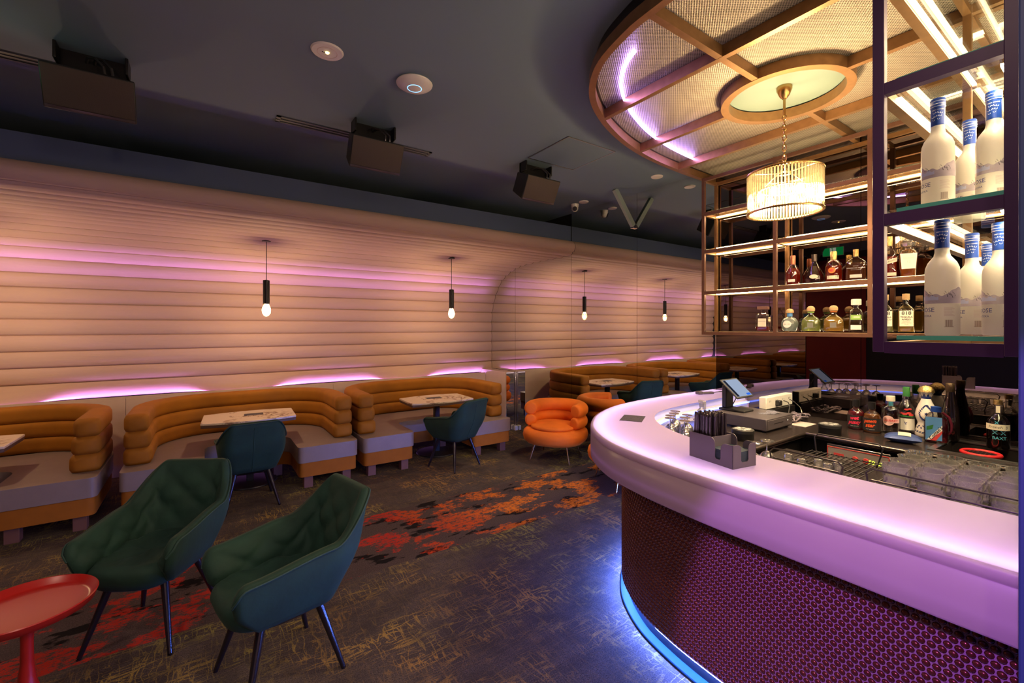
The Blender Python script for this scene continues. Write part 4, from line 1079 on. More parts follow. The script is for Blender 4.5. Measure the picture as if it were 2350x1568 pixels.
wrap_text(MB(), '15', .018, .0520, .037, .38).build('lettering', 'inkblack', t, smooth=False)
P = [(.001, 0), (.97, 0), (1, .006), (1, .125), (.95, .145), (.72, .162), (.38, .176), (.25, .186), (.24, .205)]
t = bottle('bourbon_bottle', 'broad flat amber bourbon bottle with white lettering and a blank white label', (BX, 1.333, SH1), bz, [(r*.066, z) for r, z in P], 'cglass', 'liq_brown', .14, [(.018, .19), (.018, .245), (.001, .247)], 'gold', p=4., sy=.52, n=40)
flat_label(.075, .026, -.0350, .033).build('label', 'wlabel', t)
mb_ = ftxt(MB(), 'WOODFORD RESERVE', .0115, -.0355, .096); ftxt(mb_, 'KENTUCKY BOURBON', .006, -.0355, .083); ftxt(mb_, 'DISTILLERS', .007, -.0355, .112); mb_.build('lettering', 'inkwhite', t, smooth=False)
P = [(.001, 0), (.040, 0), (.042, .005), (.042, .165), (.036, .19), (.020, .22), (.016, .24), (.0155, .27)]
t = bottle('whisky_bottle', 'tall square whisky bottle with a slanted gold label behind the purple-lit post', (BX, 1.125, SH1), bz, P, 'cglass', 'liq_red', .16, [(.018, .24), (.018, .31), (.001, .312)], 'gold', p=5., n=40)
sl = MB(); sl.add([(-.042, -.0432, .095), (.042, -.0432, .118), (.042, -.0432, .148), (-.042, -.0432, .125)], [(0, 1, 2, 3)]); sl.build('slanted_label', 'label', t, smooth=False)
mb_ = MB(); flat_text(mb_, 'CLASSIC', .016, Matrix.Translation((0, -.0436, .121)) @ FT @ Matrix.Rotation(.27, 4, 'Z')); mb_.build('lettering', 'inkblack', t, smooth=False)
flat_label(.074, .024, -.0428, .026).build('label', 'label', t)
P = [(.001, 0), (.040, 0), (.043, .006), (.054, .15), (.052, .172), (.040, .192), (.022, .204), (.020, .215)]
t = bottle('whisky_bottle', 'broad-shouldered whisky bottle with a large bright white label marked 12', (BX, 1.018, SH1), bz, P, 'cglass', 'liq_amber', .16, None, p=3.2, n=40)
MB().lathe([(.022, .216), (.040, .222), (.044, .245), (.036, .262), (.020, .272), (.001, .275)], 9).build('faceted_stopper', 'crystal', t, angle=10)
lbm = MB(); lbm.add([(-.038, -.0545, .055), (.038, -.0545, .055), (.046, -.0575, .165), (-.046, -.0575, .165)], [(0, 1, 2, 3)]); lbm.build('label', 'wlabel', t, smooth=False)
mb_ = ftxt(MB(), '12', .022, -.0580, .105); ftxt(mb_, 'MACALLAN', .011, -.0585, .132); mb_.build('lettering', 'paper', t, smooth=False)
# --- lower row of the back shelf
P = [(.001, 0), (.94, 0), (1, .006), (1, .125), (.92, .142), (.50, .155), (.30, .163), (.28, .185)]
t = bottle('amaretto_bottle', 'square amaretto bottle with broad square stopper and a cream label, almost empty', (BX, 2.036, SH0), bz, [(r*.049, z) for r, z in P], 'cglass', 'liq_red', .038, None, p=7., n=40)
MB().box(-.037, .037, -.037, .037, .186, .212).build('stopper', 'foot', t, bevel=.003)
flat_label(.056, .070, -.0496, .073).build('label', 'label', t)
mb_ = ftxt(MB(), 'DISARONNO', .0085, -.0512, .083); disc = mb_; mb_.build('lettering', 'inkblack', t, smooth=False)
P = [(.001, 0), (.036, 0), (.042, .004), (.056, .035), (.059, .058), (.055, .082), (.040, .105), (.020, .117), (.0165, .124), (.0165, .145)]
t = bottle('tequila_bottle', 'round white-filled tequila bottle with a blue neck band and domed cork', (BX, 1.812, SH0), bz, P, 'cglass', 'liq_white', .112, [(.021, .150), (.026, .153), (.026, .166), (.022, .178), (.012, .185), (.001, .187)], 'cork')
MB().lathe([(.0178, .122), (.0178, .150)], 24).build('neck_band', 'bluecap2', t)
disc_patch(MB(), .0595, -.2, .058, .028, .030).build('label', 'wlabel', t)
def squat(label, y, liq, cap, ribbon):
    P = [(.001, 0), (.92, 0), (1, .006), (1, .068), (.93, .090), (.72, .108), (.42, .122), (.27, .132), (.25, .158)]
    t = bottle('tequila_bottle', label, (BX, y, SH0), bz, [(r*.060, z) for r, z in P], 'cglass', liq, .112, [(.019, .158), (.024, .162), (.0255, .176), (.024, .188), (.014, .200), (.001, .203)], cap, p=3.6, sy=.8, n=40)
    MB().torus((0, 0, .152), .017, .004, 20, 8).build('ribbon', ribbon, t)
    flat_label(.036, .040, -.0485, .050).build('label', 'paleglass', t)
    return t
squat('squat pale green tequila bottle with a green ribbon and round stopper', 1.648, 'liq_green', 'cork', 'greenlabel')
squat('squat golden tequila bottle with an orange stopper, right of the green one', 1.483, 'liq_gold', 'cork', 'orangelabel')
P = [(.001, 0), (.98, 0), (1.0, .006), (.84, .150), (.70, .168), (.40, .180), (.34, .186), (.34, .206)]
t = bottle('tequila_bottle', 'tapered tequila bottle with a green label marked 1800 and a big white stopper', (BX, 1.331, SH0), bz, [(r*.050, z) for r, z in P], 'cglass', None, 0, None, p=5., n=40)
MB().lathe([(.020, .206), (.034, .210), (.034, .250), (.031, .255), (.001, .255)], 10).build('stopper', 'wlabel', t, angle=20)
flat_label(.066, .038, -.0470, .112).build('green_label', 'greenlabel', t)
flat_label(.066, .034, -.0502, .034).build('white_label', 'wlabel', t)
ftxt(MB(), '1800', .024, -.0484, .113).build('lettering', 'inkwhite', t, smooth=False)
def t818(label, y, liq, line2, lm):
    P = [(.001, 0), (.96, 0), (1, .006), (1, .148), (.95, .166), (.72, .182), (.45, .192), (.37, .204), (.36, .235)]
    t = bottle('tequila_bottle', label, (BX, y, SH0), bz, [(r*.047, z) for r, z in P], 'cglass', liq, .155, [(.0195, .235), (.021, .237), (.021, .278), (.001, .280)], 'cork', p=4.5, n=40)
    flat_label(.076, .112, -.0475, .098).build('label', lm, t)
    mb_ = ftxt(MB(), '818', .036, -.0488, .136, bold=.0006); ftxt(mb_, 'TEQUILA', .0165, -.0488, .108, bold=.0004); ftxt(mb_, line2, .0165, -.0488, .091, bold=.0004)
    for k in range(3): ftxt(mb_, ('AGAVE AZUL', 'JALISCO MEXICO', '750 ML')[k], .007, -.0488, .074-.009*k)
    mb_.build('lettering', 'inkblack', t, smooth=False)
t818('clear tequila bottle labelled 818, half hidden by the purple-lit post', 1.150, 'liq_pale', 'BLANCO', 'label')
t818('golden tequila bottle labelled 818 with a cork, left of the lowest vodka bottles', 1.030, 'liq_gold', 'ANEJO', 'label')

for o_ in bpy.data.objects:
    l_ = o_.get('label', '')
    if l_.startswith(('round whisky', 'square amaretto', 'round white-filled', 'squat pale green', 'squat golden teq', 'dark bell', 'red-amber rum')): o_.scale = (1.17, 1.17, 1.05)
# --- bottles on the work counter
def cc(x, y): return (x, y, CZ)
P = [(.001, 0), (.050, 0), (.054, .006), (.054, .105), (.050, .128), (.034, .148), (.0215, .160), (.020, .178)]
def liqueur(label, x, y, liq, words, ink):
    t = bottle('liqueur_bottle', label, cc(x, y), tocam(x, y), P, 'cglass', liq, .135, [(.0225, .172), (.0225, .222), (.001, .224)], 'black')
    patch(MB(), .0546, -1.5, 1.5, .016, .108, 26).build('label', 'klabel', t)
    mb_ = MB()
    for k, w_ in enumerate(words): wrap_text(mb_, w_, .036, .0551, .088-.032*k, -.25, shear=.25, bold=.0012, slope=.06)
    mb_.build('lettering', ink, t, smooth=False)
    ws = wrap_text(MB(), 'SHOTT  BEVERAGES', .006, .0551, .028, -.2); ws.build('small_lettering', 'inkwhite', t, smooth=False)
    return t
liqueur('squat liqueur bottle, black label with pink writing, leftmost on the counter', 4.10, 1.30, 'liq_pink', ['wet', 'pussy'], 'inkpink')
liqueur('squat golden liqueur bottle, black label with orange writing', 4.06, 1.19, 'liq_amber', ['pawn', 'star'], 'inkorange')
P = [(.001, 0), (.052, 0), (.056, .006), (.056, .165), (.052, .182), (.034, .196), (.021, .206), (.0195, .235)]
t = bottle('gin_bottle', 'clear gin bottle with a round pink label and pale cork', cc(4.15, 1.105), tocam(4.15, 1.105), P, 'cglass', None, 0, [(.021, .232), (.026, .234), (.026, .270), (.001, .272)], 'label')
disc_patch(MB(), .0566, -.25, .096, .036, .036).build('round_label', 'pinklabel', t)
patch(MB(), .0566, -.2, 1.0, .082, .112, 12).build('band_label', 'pinklabel', t)
wrap_text(MB(), 'AUBREY', .022, .0575, .097, .05, bold=.0004).build('lettering', 'inkred', t, smooth=False)
MB().add(*(lambda q: (q.v, q.f))(patch(MB(), .0202, -.6, .8, .200, .236, 8))).build('neck_label', 'inkcyan', t)
P = [(.001, 0), (.050, 0), (.054, .006), (.054, .175), (.050, .196), (.036, .222), (.022, .240), (.0185, .252), (.018, .30)]
t = bottle('vodka_bottle', 'clear flavoured vodka bottle, tall green cap, white label with a flying bird', cc(4.25, 1.04), tocam(4.25, 1.04), P, 'cglass', None, 0, [(.021, .268), (.021, .332), (.019, .336), (.001, .336)], 'greencap')
patch(MB(), .0546, -1.0, .95, .028, .112, 20).build('label', 'wlabel', t)
bd = MB()
for q in ([(-.30, .100), (-.12, .078), (-.2, .076)], [(-.2, .076), (-.12, .080), (.10, .088), (-.05, .074)], [(-.05, .072), (.02, .066), (-.2, .070)]):
    bd.add([(.0552*sin(a), -.0552*cos(a), z_) for a, z_ in q], [tuple(range(len(q)))])
bd.build('bird_print', 'inkblue', t, smooth=False)
ml = MB()
for a, z_, ra in ((-.6, .150, .010), (-.2, .145, .012), (.25, .152, .011), (.5, .140, .012), (0, .178, .010), (.35, .182, .009)): disc_patch(ml, .0550, a, z_, ra*1.4, ra*.7, 10)
ml.build('fruit_print', 'inkred', t)
patch(MB(), .0544, -1.5, 1.5, .122, .13, 30, lambda s: .134+.014*noise.noise(Vector((s*12, 5, 2)))).build('leaf_print', 'greencap', t)
# ceramic decanter
t = thing('ceramic_bottle', 'white ceramic bottle with blue painted leaves and a domed metallic cap', 'bottle', cc(4.22, .925), tocam(4.22, .925))
MB().lathe([(.001, 0), (.055, 0), (.061, .008), (.060, .03), (.052, .07), (.045, .092), (.047, .105), (.056, .130), (.060, .152), (.055, .185), (.042, .225), (.031, .250), (.024, .272)], 40).build('body', 'ceramic', t)
MB().lathe([(.0245, .262), (.026, .275), (.024, .290), (.023, .300)], 28).build('neck', 'cobalt', t)
cr = MB(); n_ = 32; vs_ = []
for k in range(n_):
    a = 2*pi*k/n_; z0 = .283 if k % 4 == 0 else (.296 if k % 4 in (1, 3) else .304); vs_ += [(.0275*cos(a), .0275*sin(a), z0), (.045*cos(a), .045*sin(a), .318)]
cr.add(vs_, [(2*k, (2*k+2) % (2*n_), (2*k+3) % (2*n_), 2*k+1) for k in range(n_)]); cr.build('collar', 'ceramic', t)
MB().lathe([(.046, .316), (.046, .322), (.040, .340), (.026, .355), (.010, .362), (.001, .363)], 32).build('cap', 'gold', t)
lf = MB()
def leaf(a, z_, r, tilt, s_=.011):
    pts = [(-1, 0), (0, .45), (1, 0), (0, -.45)]; out = []
    for x, y in pts:
        X_, Y_ = x*cos(tilt)-y*sin(tilt), x*sin(tilt)+y*cos(tilt); b_ = a+X_*s_/r; zz = z_+Y_*s_; out.append(((r)*sin(b_), -(r)*cos(b_), zz))
    lf.add(out, [(0, 1, 2, 3)])
def rad_at(z_):
    pr = [(.061, .008), (.060, .03), (.052, .07), (.045, .092), (.047, .105), (.056, .130), (.060, .152), (.055, .185), (.042, .225), (.031, .250)]
    for i in range(len(pr)-1):
        if pr[i][1] <= z_ <= pr[i+1][1]:
            q = (z_-pr[i][1])/(pr[i+1][1]-pr[i][1]); return pr[i][0]+(pr[i+1][0]-pr[i][0])*q+.0022
    return .06
for k in range(26):
    q = 2*pi*k/26; z_ = .172+.052*sin(q); ww = .62*cos(q)*(1-.45*max(0, sin(q)))
    leaf(ww, z_, rad_at(z_), q+pi/2+.6); 
for k in range(9):
    leaf(-1+.25*k, .064+.012*(k % 2), rad_at(.066), .8*k); leaf(-1.1+.28*k, .030+.010*abs(k-4)/4, rad_at(.03), .5 if k < 4 else -.5)
for k in range(5): leaf(.0+.08*cos(k*1.26), .165+.006*sin(k*1.26), rad_at(.165), k*1.26, .007)
lf.build('painted_leaves', 'cobalt', t, smooth=False)
# cordial bottle with a handle
t = bottle('cordial_bottle', 'plastic cordial bottle with blue cap, handle and slanted blue label', cc(4.06, .84), tocam(4.06, .84), [(.001, 0), (.92, 0), (1, .008), (1, .11), (.95, .15), (.75, .185), (.42, .205), (.36, .212)], 'cglass', 'liq_berry', .165, [(.027, .206), (.027, .240), (.001, .241)], 'bluecap')
for k_ in [c_ for c_ in kids(t) if c_.name.startswith(('body', 'liquid'))]: k_.scale = (.062, .050, 1)
MB().tube([(.030, 0, .205), (.062, 0, .175), (.076, 0, .13), (.074, 0, .085), (.058, 0, .06)], .008, 10).build('handle', 'berryplastic', t)
MB().box(-.052, .030, -.0525, -.0505, .02, .175).build('label', 'bluecap2', t, bevel=.001)
sl = MB(); sl.add([(-.045, -.0530, .022), (-.01, -.0530, .022), (.030, -.0530, .09), (.030, -.0530, .125)], [(0, 1, 2, 3)]); sl.build('white_flash', 'wlabel', t, smooth=False)
sl = MB(); sl.add([(-.03, -.0532, .02), (.0, -.0532, .02), (.030, -.0532, .072), (.030, -.0532, .09)], [(0, 1, 2, 3)]); sl.build('red_flash', 'inkred', t, smooth=False)
sl = MB(); sl.add([(-.046, -.0532, .085), (-.018, -.0532, .095), (-.012, -.0532, .125), (-.046, -.0532, .110)], [(0, 1, 2, 3)]); sl.build('green_flash', 'greencap', t, smooth=False)
mb_ = MB(); flat_text(mb_, "Cottee's", .030, Matrix.Translation((-.002, -.0536, .068)) @ FT @ Matrix.Rotation(1.0, 4, 'Z'), shear=.2, bold=.0005); mb_.build('lettering', 'inkblack', t, smooth=False)
P = [(.001, 0), (.042, 0), (.046, .01), (.047, .10), (.044, .18), (.034, .25), (.024, .30), (.021, .36)]
bottle('tall_bottle', 'tall nearly black bottle with dark foil behind the cordial bottle', cc(4.22, .80), tocam(4.22, .80), P, 'liq_black', None, 0, [(.022, .33), (.025, .352), (.026, .362), (.026, .385), (.022, .392), (.001, .393)], 'darkfoil')
P = [(.001, 0), (.048, 0), (.053, .008), (.053, .150), (.050, .178), (.036, .204), (.021, .218), (.018, .228), (.018, .29)]
t = bottle('spirit_bottle', 'dark spirit bottle with a cream strip reading French and cyan lettering', cc(4.17, .57), tocam(4.17, .57), P, 'cglass', 'liq_black', .175, [(.021, .282), (.021, .312), (.001, .314)], 'gold')
tp = MB(); patch(tp, .0536, -1.3, 1.3, .125, .162, 24).build('tape_label', 'label', t)
wrap_text(MB(), 'French  B', .024, .0541, .143, 0, shear=.2).build('tape_writing', 'inkblack', t, smooth=False)
wrap_text(MB(), 'BAXT', .026, .0536, .075, .12, bold=.0003).build('lettering', 'inkcyan', t, smooth=False)
cx_ = MB()
for a0, z0, a1, z1 in ((-.5, .122, -.1, .098), (-.5, .098, -.1, .122), (.2, .122, .6, .098), (.2, .098, .6, .122), (-.3, .164, .0, .182), (.0, .164, -.3, .182)):
    cx_.add([(.0537*sin(a), -.0537*cos(a), z_) for a, z_ in ((a0, z0), (a0+.09, z0), (a1+.09, z1), (a1, z1))], [(0, 1, 2, 3)])
cx_.build('cross_marks', 'inkcyan', t, smooth=False)
MB().box(-.009, .009, -.0192, -.0182, .232, .275).build('neck_label', 'label', t)
# steel bar tools beside it
t = thing('steel_shaker', 'polished steel jug and pourer beside the dark bottle at the right edge', 'bar tool', cc(3.98, .41), 0)
MB().lathe([(.001, 0), (.032, 0), (.036, .01), (.030, .05), (.034, .085), (.028, .11), (.001, .112)], 28).build('jug', 'chrome', t)
MB().tube([(-.03, 0, .085), (-.06, .01, .10), (-.08, .015, .09)], [.012, .009, .006], 10).build('spout', 'chrome', t)
# wipes packet
t = thing('wipes_packet', 'shiny blue packet with a pale window lying before the bottles', 'packet', cc(3.87, .965), tocam(3.87, .965))
def pillow(hx, hy, h, nx=20, ny=10):
    vs_ = []; fs_ = []
    for s_ in (1, -1):
        for i in range(nx+1):
            for j in range(ny+1):
                x, y = -1+2*i/nx, -1+2*j/ny; f = max(0, (1-abs(x)**2.6))**.6*max(0, (1-abs(y)**2.6))**.6
                vs_.append((x*hx, y*hy, h*.5+s_*h*.5*f*(1+.12*noise.noise(Vector((x*3, y*3, s_))))))
    o_ = (nx+1)*(ny+1)
    for s_ in (0, 1):
        for i in range(nx):
            for j in range(ny): a = s_*o_+i*(ny+1)+j; fs_.append((a, a+ny+1, a+ny+2, a+1))
    return MB().add(vs_, fs_)
pillow(.095, .065, .062).build('packet', 'navy', t, angle=70)
w_ = MB(); g_ = []
for i in range(9):
    x = -.025+.065*i/8; fx = (1-abs(x/.095)**2.6)**.6
    for yy in (-.05, -.028, 0.0, .02): 
        fy = max(0, 1-abs(yy/.065)**2.6)**.6; g_.append((x, yy, .031+.031*fx*fy*1.13+.0016))
w_.add(g_, [(4*i+j, 4*i+4+j, 4*i+5+j, 4*i+1+j) for i in range(8) for j in range(3)]); w_.build('window_print', 'label', t)

# ------------------------------------------------------------------ till, drawer and small things on the counter
t = thing('cash_drawer', 'grey metal cash drawer under the tablet till', 'cash drawer', (3.575, 1.815, CZ+.0008))
MB().box(-.205, .205, -.205, .205, .012, .10).build('case', 'graymetal', t, bevel=.006)
MB().box(-.19, .19, -.209, -.204, .02, .088).build('drawer_front', 'graymetal', t, bevel=.002)
MB().box(-.10, .04, -.2105, -.2085, .056, .060).build('slot', 'black', t)
MB().lathe([(.001, .004), (.008, .003), (.009, 0)], 16).xf(Matrix.Translation((.12, -.209, .058)) @ Matrix.Rotation(pi/2, 4, 'X')).build('lock', 'chrome', t)
for a in (-.17, .17):
    for b_ in (-.17, .17): MB().lathe([(.014, 0), (.014, .013)], 12, (a, b_, 0)).build('foot', 'black', t)
t = thing('tablet_till', 'tablet till with a lit grey-blue screen on a black stand on the cash drawer', 'till', (3.55, 1.93, CZ+.10))
MB().box(-.075, .075, -.10, .11, 0, .018).build('stand_base', 'blackp', t, bevel=.006)
MB().box(-.055, .055, .055, .095, .018, .20).build('stand_column', 'blackp', t, bevel=.008)
R = Matrix.Translation((0, -.005, .185)) @ Matrix.Rotation(radians(42), 4, 'X')
MB().box(-.125, .125, -.10, .10, -.012, 0, R).build('tablet', 'blackp', t, bevel=.005)
MB().box(-.108, .108, -.086, .086, .0003, .0010, R).build('screen', 'screen', t, smooth=False)
MB().box(-.107, -.075, -.084, .084, .0012, .0016, R).build('screen_side_bar', 'screendark', t, smooth=False)
MB().box(.045, .10, -.082, -.062, .0012, .0016, R).build('screen_button', 'screenblue', t, smooth=False)
MB().tube([(.09, .03, .16), (.11, .06, .09), (.10, .09, .02)], .004, 6).build('cable', 'blackgloss', t)
t = thing('till_papers', 'loose printed slips lying on the cash drawer beside the till', 'papers', (3.66, 1.73, CZ+.1008))
for k in range(5):
    MB().box(-.055, .055, -.03, .03, .0012*k, .0012*k+.001, Matrix.Translation((.03*(k-2)*.8, -.012*(k % 3), 0)) @ Matrix.Rotation(.35*k-.6, 4, 'Z')).build('slip', 'slip', t, smooth=False)
t = thing('barcode_scanner', 'grey handheld scanner lying on the bar top by the mirror', 'scanner', (3.93, 2.46, 1.1035), face(-1, .35))
MB().box(-.022, .022, -.02, .11, 0, .022).box(-.032, .032, -.07, -.02, .0, .030).build('body', 'graymetal', t, bevel=.008)
MB().tube([(0, .11, .012), (.02, .17, .02), (-.01, .26, .015), (-.06, .33, .0)], .004, 6).build('cable', 'blackgloss', t)
t = bottle('spray_bottle', 'spray bottle with clear trigger and bright blue liquid', cc(3.22, 2.03), tocam(3.22, 2.03)+.5, [(.001, 0), (.036, 0), (.040, .006), (.040, .09), (.032, .12), (.016, .14), (.014, .155)], 'cglass', 'liq_blue', .075, [(.018, .150), (.018, .175), (.001, .176)], 'paleglass')
MB().box(-.014, .014, -.045, .03, .176, .200).box(-.008, .008, -.055, -.042, .135, .185).build('trigger', 'paleglass', t, bevel=.004)
def tub(label, x, y):
    t = thing('round_tub', label, 'tub', cc(x, y), tocam(x, y))
    MB().lathe([(.001, 0), (.068, 0), (.070, .004), (.070, .066)], 36).build('side', 'black', t)
    MB().lathe([(.072, .050), (.072, .070), (.066, .074), (.001, .074)], 36).build('lid', 'blackp', t)
    s_ = MB()
    for k in range(9):
        a = 2*pi*k/9; r = .025+.012*(k % 2)
        for j in range(2): s_.add([((r+.018*j)*cos(a)+.010*cos(2*pi*i/8+k)*(1+.4*(i % 2)), (r+.018*j)*sin(a)*.9+.006*sin(2*pi*i/8+k), .0747) for i in range(8)], [tuple(range(8))])
    s_.build('lid_print', 'inkwhite', t, smooth=False)
    return t
tub('black round tub with a white printed lid, in front of the cash drawer', 3.06, 1.62)
tub('black round tub with a white printed lid, in the middle of the dark counter', 3.74, 1.345)
tag(MB().box(-.10, .10, -.06, .06, 0, .001).build('paper_sheet', 'paper', None, (3.93, 1.60, CZ+.0005), smooth=False), 'white paper sheet on the counter right of the cash drawer', 'paper')
bk = thing('power_outlet', 'cream double power outlet block with plugs, on a black box by the tinted mirror', 'power outlet', (4.06, 1.86, CZ+.001))
MB().box(-.24, .24, -.05, .04, .0, .088).build('black_box', 'black', bk, bevel=.004)
MB().box(-.235, .235, -.03, .03, .09, .19).build('box', 'wlabel', bk, bevel=.006)
MB().box(-.0015, .0015, -.0312, -.0298, .092, .188).build('joint', 'paper', bk, smooth=False)
for a in (-.17, -.06, .06, .17):
    for b_ in (-.012, .012): MB().box(a+b_-.002, a+b_+.002, -.0308, -.0298, .145, .160).build('socket_slot', 'black', bk, smooth=False)
MB().box(-.085, -.04, -.07, -.0305, .11, .155).build('plug', 'blackp', bk, bevel=.006)
MB().tube([(.06, -.033, .14), (.06, -.07, .13), (.02, -.10, .10), (-.05, -.12, .05)], .004, 6).build('lead', 'blackgloss', bk)
MB().tube([(.17, -.033, .14), (.17, -.07, .125), (.19, -.11, .08), (.16, -.14, .03)], .004, 6).build('lead', 'blackgloss', bk)
t = thing('cable_tangle', 'tangle of dark cables on the counter below the outlet', 'cables', cc(4.05, 1.71))
for k in range(7):
    pts = []; 
    for i in range(26):
        a = i*.6+k*1.1; pts.append((.13*sin(a*.55+k)+.03*cos(a*1.7), .065*cos(a*.6+k*.7), .012+.03*abs(sin(a*.8+k))))
    MB().tube(pts, .0035 if k % 3 else .006, 6).build('cable', 'blackgloss' if k % 2 else 'greycable', t)
# caddy with straws and napkins
CA = Matrix.Translation((2.012, 1.335, 1.1005)) @ Matrix.Rotation(radians(-99.5), 4, 'Z')
t = thing('bar_caddy', 'grey straw and napkin caddy on the glowing bar top', 'caddy', CA.translation, radians(-99.5))
def wall2(poly, axis, pos, th=.0035):
    n_ = len(poly)
    if axis == 'y': vs_ = [(x, pos+d, z) for d in (0, th) for x, z in poly]
    else: vs_ = [(pos+d, x, z) for d in (0, th) for x, z in poly]
    return MB().add(vs_, [tuple(range(n_)), tuple(range(2*n_-1, n_-1, -1))]+[(i, (i+1) % n_, n_+(i+1) % n_, n_+i) for i in range(n_)])
def qarc(cx, cz, r, a0, a1, n_=6): return [(cx+r*cos(radians(a0+(a1-a0)*k/n_)), cz+r*sin(radians(a0+(a1-a0)*k/n_))) for k in range(n_+1)]
side = [(0, 0), (.25, 0), (.25, .108)]+qarc(.212, .080, .028, 90, 180)+[(.184, .03)]+qarc(.174, .03, .010, 0, -90)[0:0]+[(.184, .034), (.178, .026), (.158, .026), (.152, .034)]+[(.152, .095)]+qarc(.124, .095, .028, 0, 90)+[(0, .123)]
end = [(0, 0), (.155, 0), (.155, .108)]+qarc(.130, .083, .025, 90, 180)+[(.105, .034), (.098, .026), (.062, .026), (.055, .034)]+[(.055, .083)]+qarc(.030, .083, .025, 0, 90)+[(0, .108)]
wall2(side, 'y', 0).build('front_wall', 'caddygrey', t, smooth=False)
wall2(side, 'y', .1515).build('rear_wall', 'caddygrey', t, smooth=False)
wall2(end, 'x', .2465).build('end_wall', 'caddygrey', t, smooth=False)
wall2([(0, 0), (.155, 0), (.155, .123), (0, .123)], 'x', 0).build('end_wall', 'caddygrey', t, smooth=False)
wall2([(.004, .004), (.151, .004), (.151, .118), (.004, .118)], 'x', .118).build('divider', 'caddygrey', t, smooth=False)
MB().box(.004, .246, .004, .151, 0, .004).build('floor_plate', 'caddygrey', t, smooth=False)
nk = MB(); 
for k in range(16): nk.box(.126, .243, .008+.001*(k % 2), .148-.001*(k % 2), .0045+.0042*k, .0083+.0042*k)
nk = nk.build('napkin_stack', 'napkin', None, smooth=False); nk.location = CA.translation; nk.rotation_euler = (0, 0, radians(-99.5)); tag(nk, 'stack of dark navy napkins in the bar caddy', 'napkins')
st0 = None
for k in range(40):
    x = .014+.013*(k % 8)+random.uniform(-.001, .001); y = .020+.027*(k//8)+random.uniform(-.002, .002)
    if st0 is None:
        m_ = MB().lathe([(.0066, 0), (.0066, .205), (.0072, .206), (.0050, .216), (.001, .217)], 8); st0 = m_.build('straw', 'straw')
        tag(st0, 'black wrapped straw standing among the others in the bar caddy', 'straw', 'straws in the caddy'); s_ = st0
    else:
        s_ = st0.copy(); COL.objects.link(s_)
    s_.location = CA @ Vector((x, y, .006)); s_.rotation_euler = (random.uniform(-.04, .04), random.uniform(-.04, .04), random.uniform(0, 3))

# ------------------------------------------------------------------ glassware
tum = MB(); n_ = 16; prof_t = [(.044, 0), (.047, .004), (.050, .03), (.052, .075), (.053, .118), (.049, .118), (.047, .075), (.044, .022), (.001, .020)]
prof_t = prof_t[:2]+[(.047+.006*k/10, .008+.011*k) for k in range(10)]+prof_t[4:]; tum.lathe(prof_t, 64, cap=False)
def facet(x, y, z): return 1-.05*abs(sin(6*(atan2(y, x)+z*14)))-.05*abs(sin(6*(atan2(y, x)-z*14))) if .008 < z < .112 and x*x+y*y > .0023 else 1
tum.v = [(x*facet(x, y, z), y*facet(x, y, z), z) for x, y, z in tum.v]
tum.lathe([(.001, .0005), (.044, .0)], 32, cap=False)
g0 = None
for i in range(4):
    for j in range(5):
        x, y = 2.565+.112*i+.02*(j % 2), .215+.112*j
        if g0 is None: g0 = tum.build('crystal_tumbler', 'cutglass', angle=12); s_ = g0; tag(g0, 'cut crystal tumbler standing in the wire rack by the bar edge', 'glass', 'crystal tumblers in the rack')
        else: s_ = g0.copy(); COL.objects.link(s_)
        s_.location = (x, y, 1.0085)
def wire_rack(label, y0, y1):
    t = thing('wire_rack', label, 'rack', (2.76, (y0+y1)/2, .97)); h = (y1-y0)/2
    b = MB(); k = -h
    for q in range(15): yy = -h+2*h*q/14; b.bar((-.27, yy, .032), (.27, yy, .032), .004, .004)
    for xx in (-.27, -.13, 0, .13, .27): b.bar((xx, -h, .028), (xx, h, .028), .005, .005)
    b.build('base_grid', 'wire', t)
    for zz in (.085, .135): MB().tube([(-.27, -h+.03, .03), (-.275, -h+.01, zz-.02), (-.275, -h+.03, zz), (-.275, h-.03, zz), (-.275, h-.01, zz-.02), (-.27, h-.02, .03)], .0042, 8).build('side_wire', 'wire', t)
    MB().tube([(.27, -h+.03, .03), (.275, -h+.01, .115), (.275, -h+.03, .135), (.275, h-.03, .135), (.275, h-.01, .115), (.27, h-.02, .03)], .0042, 8).build('side_wire', 'wire', t)
    for xx in (-.25, .25):
        for yy in (-h+.03, h-.03): MB().lathe([(.006, 0), (.006, .03)], 8, (xx, yy, 0)).build('foot', 'wire', t)
    return t
wire_rack('black wire rack full of crystal tumblers inside the bar', .13, .76)
wire_rack('nearly empty black wire rack inside the bar, in front of the glass washer', .83, 1.18)
sg = None
for x, y, lb in ((2.58, 1.12, 0), (2.60, .985, 0), (2.56, .93, 0), (2.62, .905, 0), (2.54, 1.04, 0)):
    if sg is None:
        sg = MB().lathe([(.016, 0), (.022, .0005), (.024, .006), (.021, .045), (.018, .058), (.001, .060)], 20).build('shot_glass', 'crystal'); s_ = sg
        tag(sg, 'small clear shot glass upside down in the nearly empty wire rack', 'glass', 'shot glasses in the rack')
    else: s_ = sg.copy(); COL.objects.link(s_)
    s_.location = (x, y, 1.0085)
def stem_geo():
    return [(.036, 0), (.0385, .002), (.041, .03), (.037, .055), (.022, .074), (.006, .082), (.0038, .09), (.0038, .128), (.008, .134), (.036, .138), (.036, .141), (.001, .142)]
wg = None
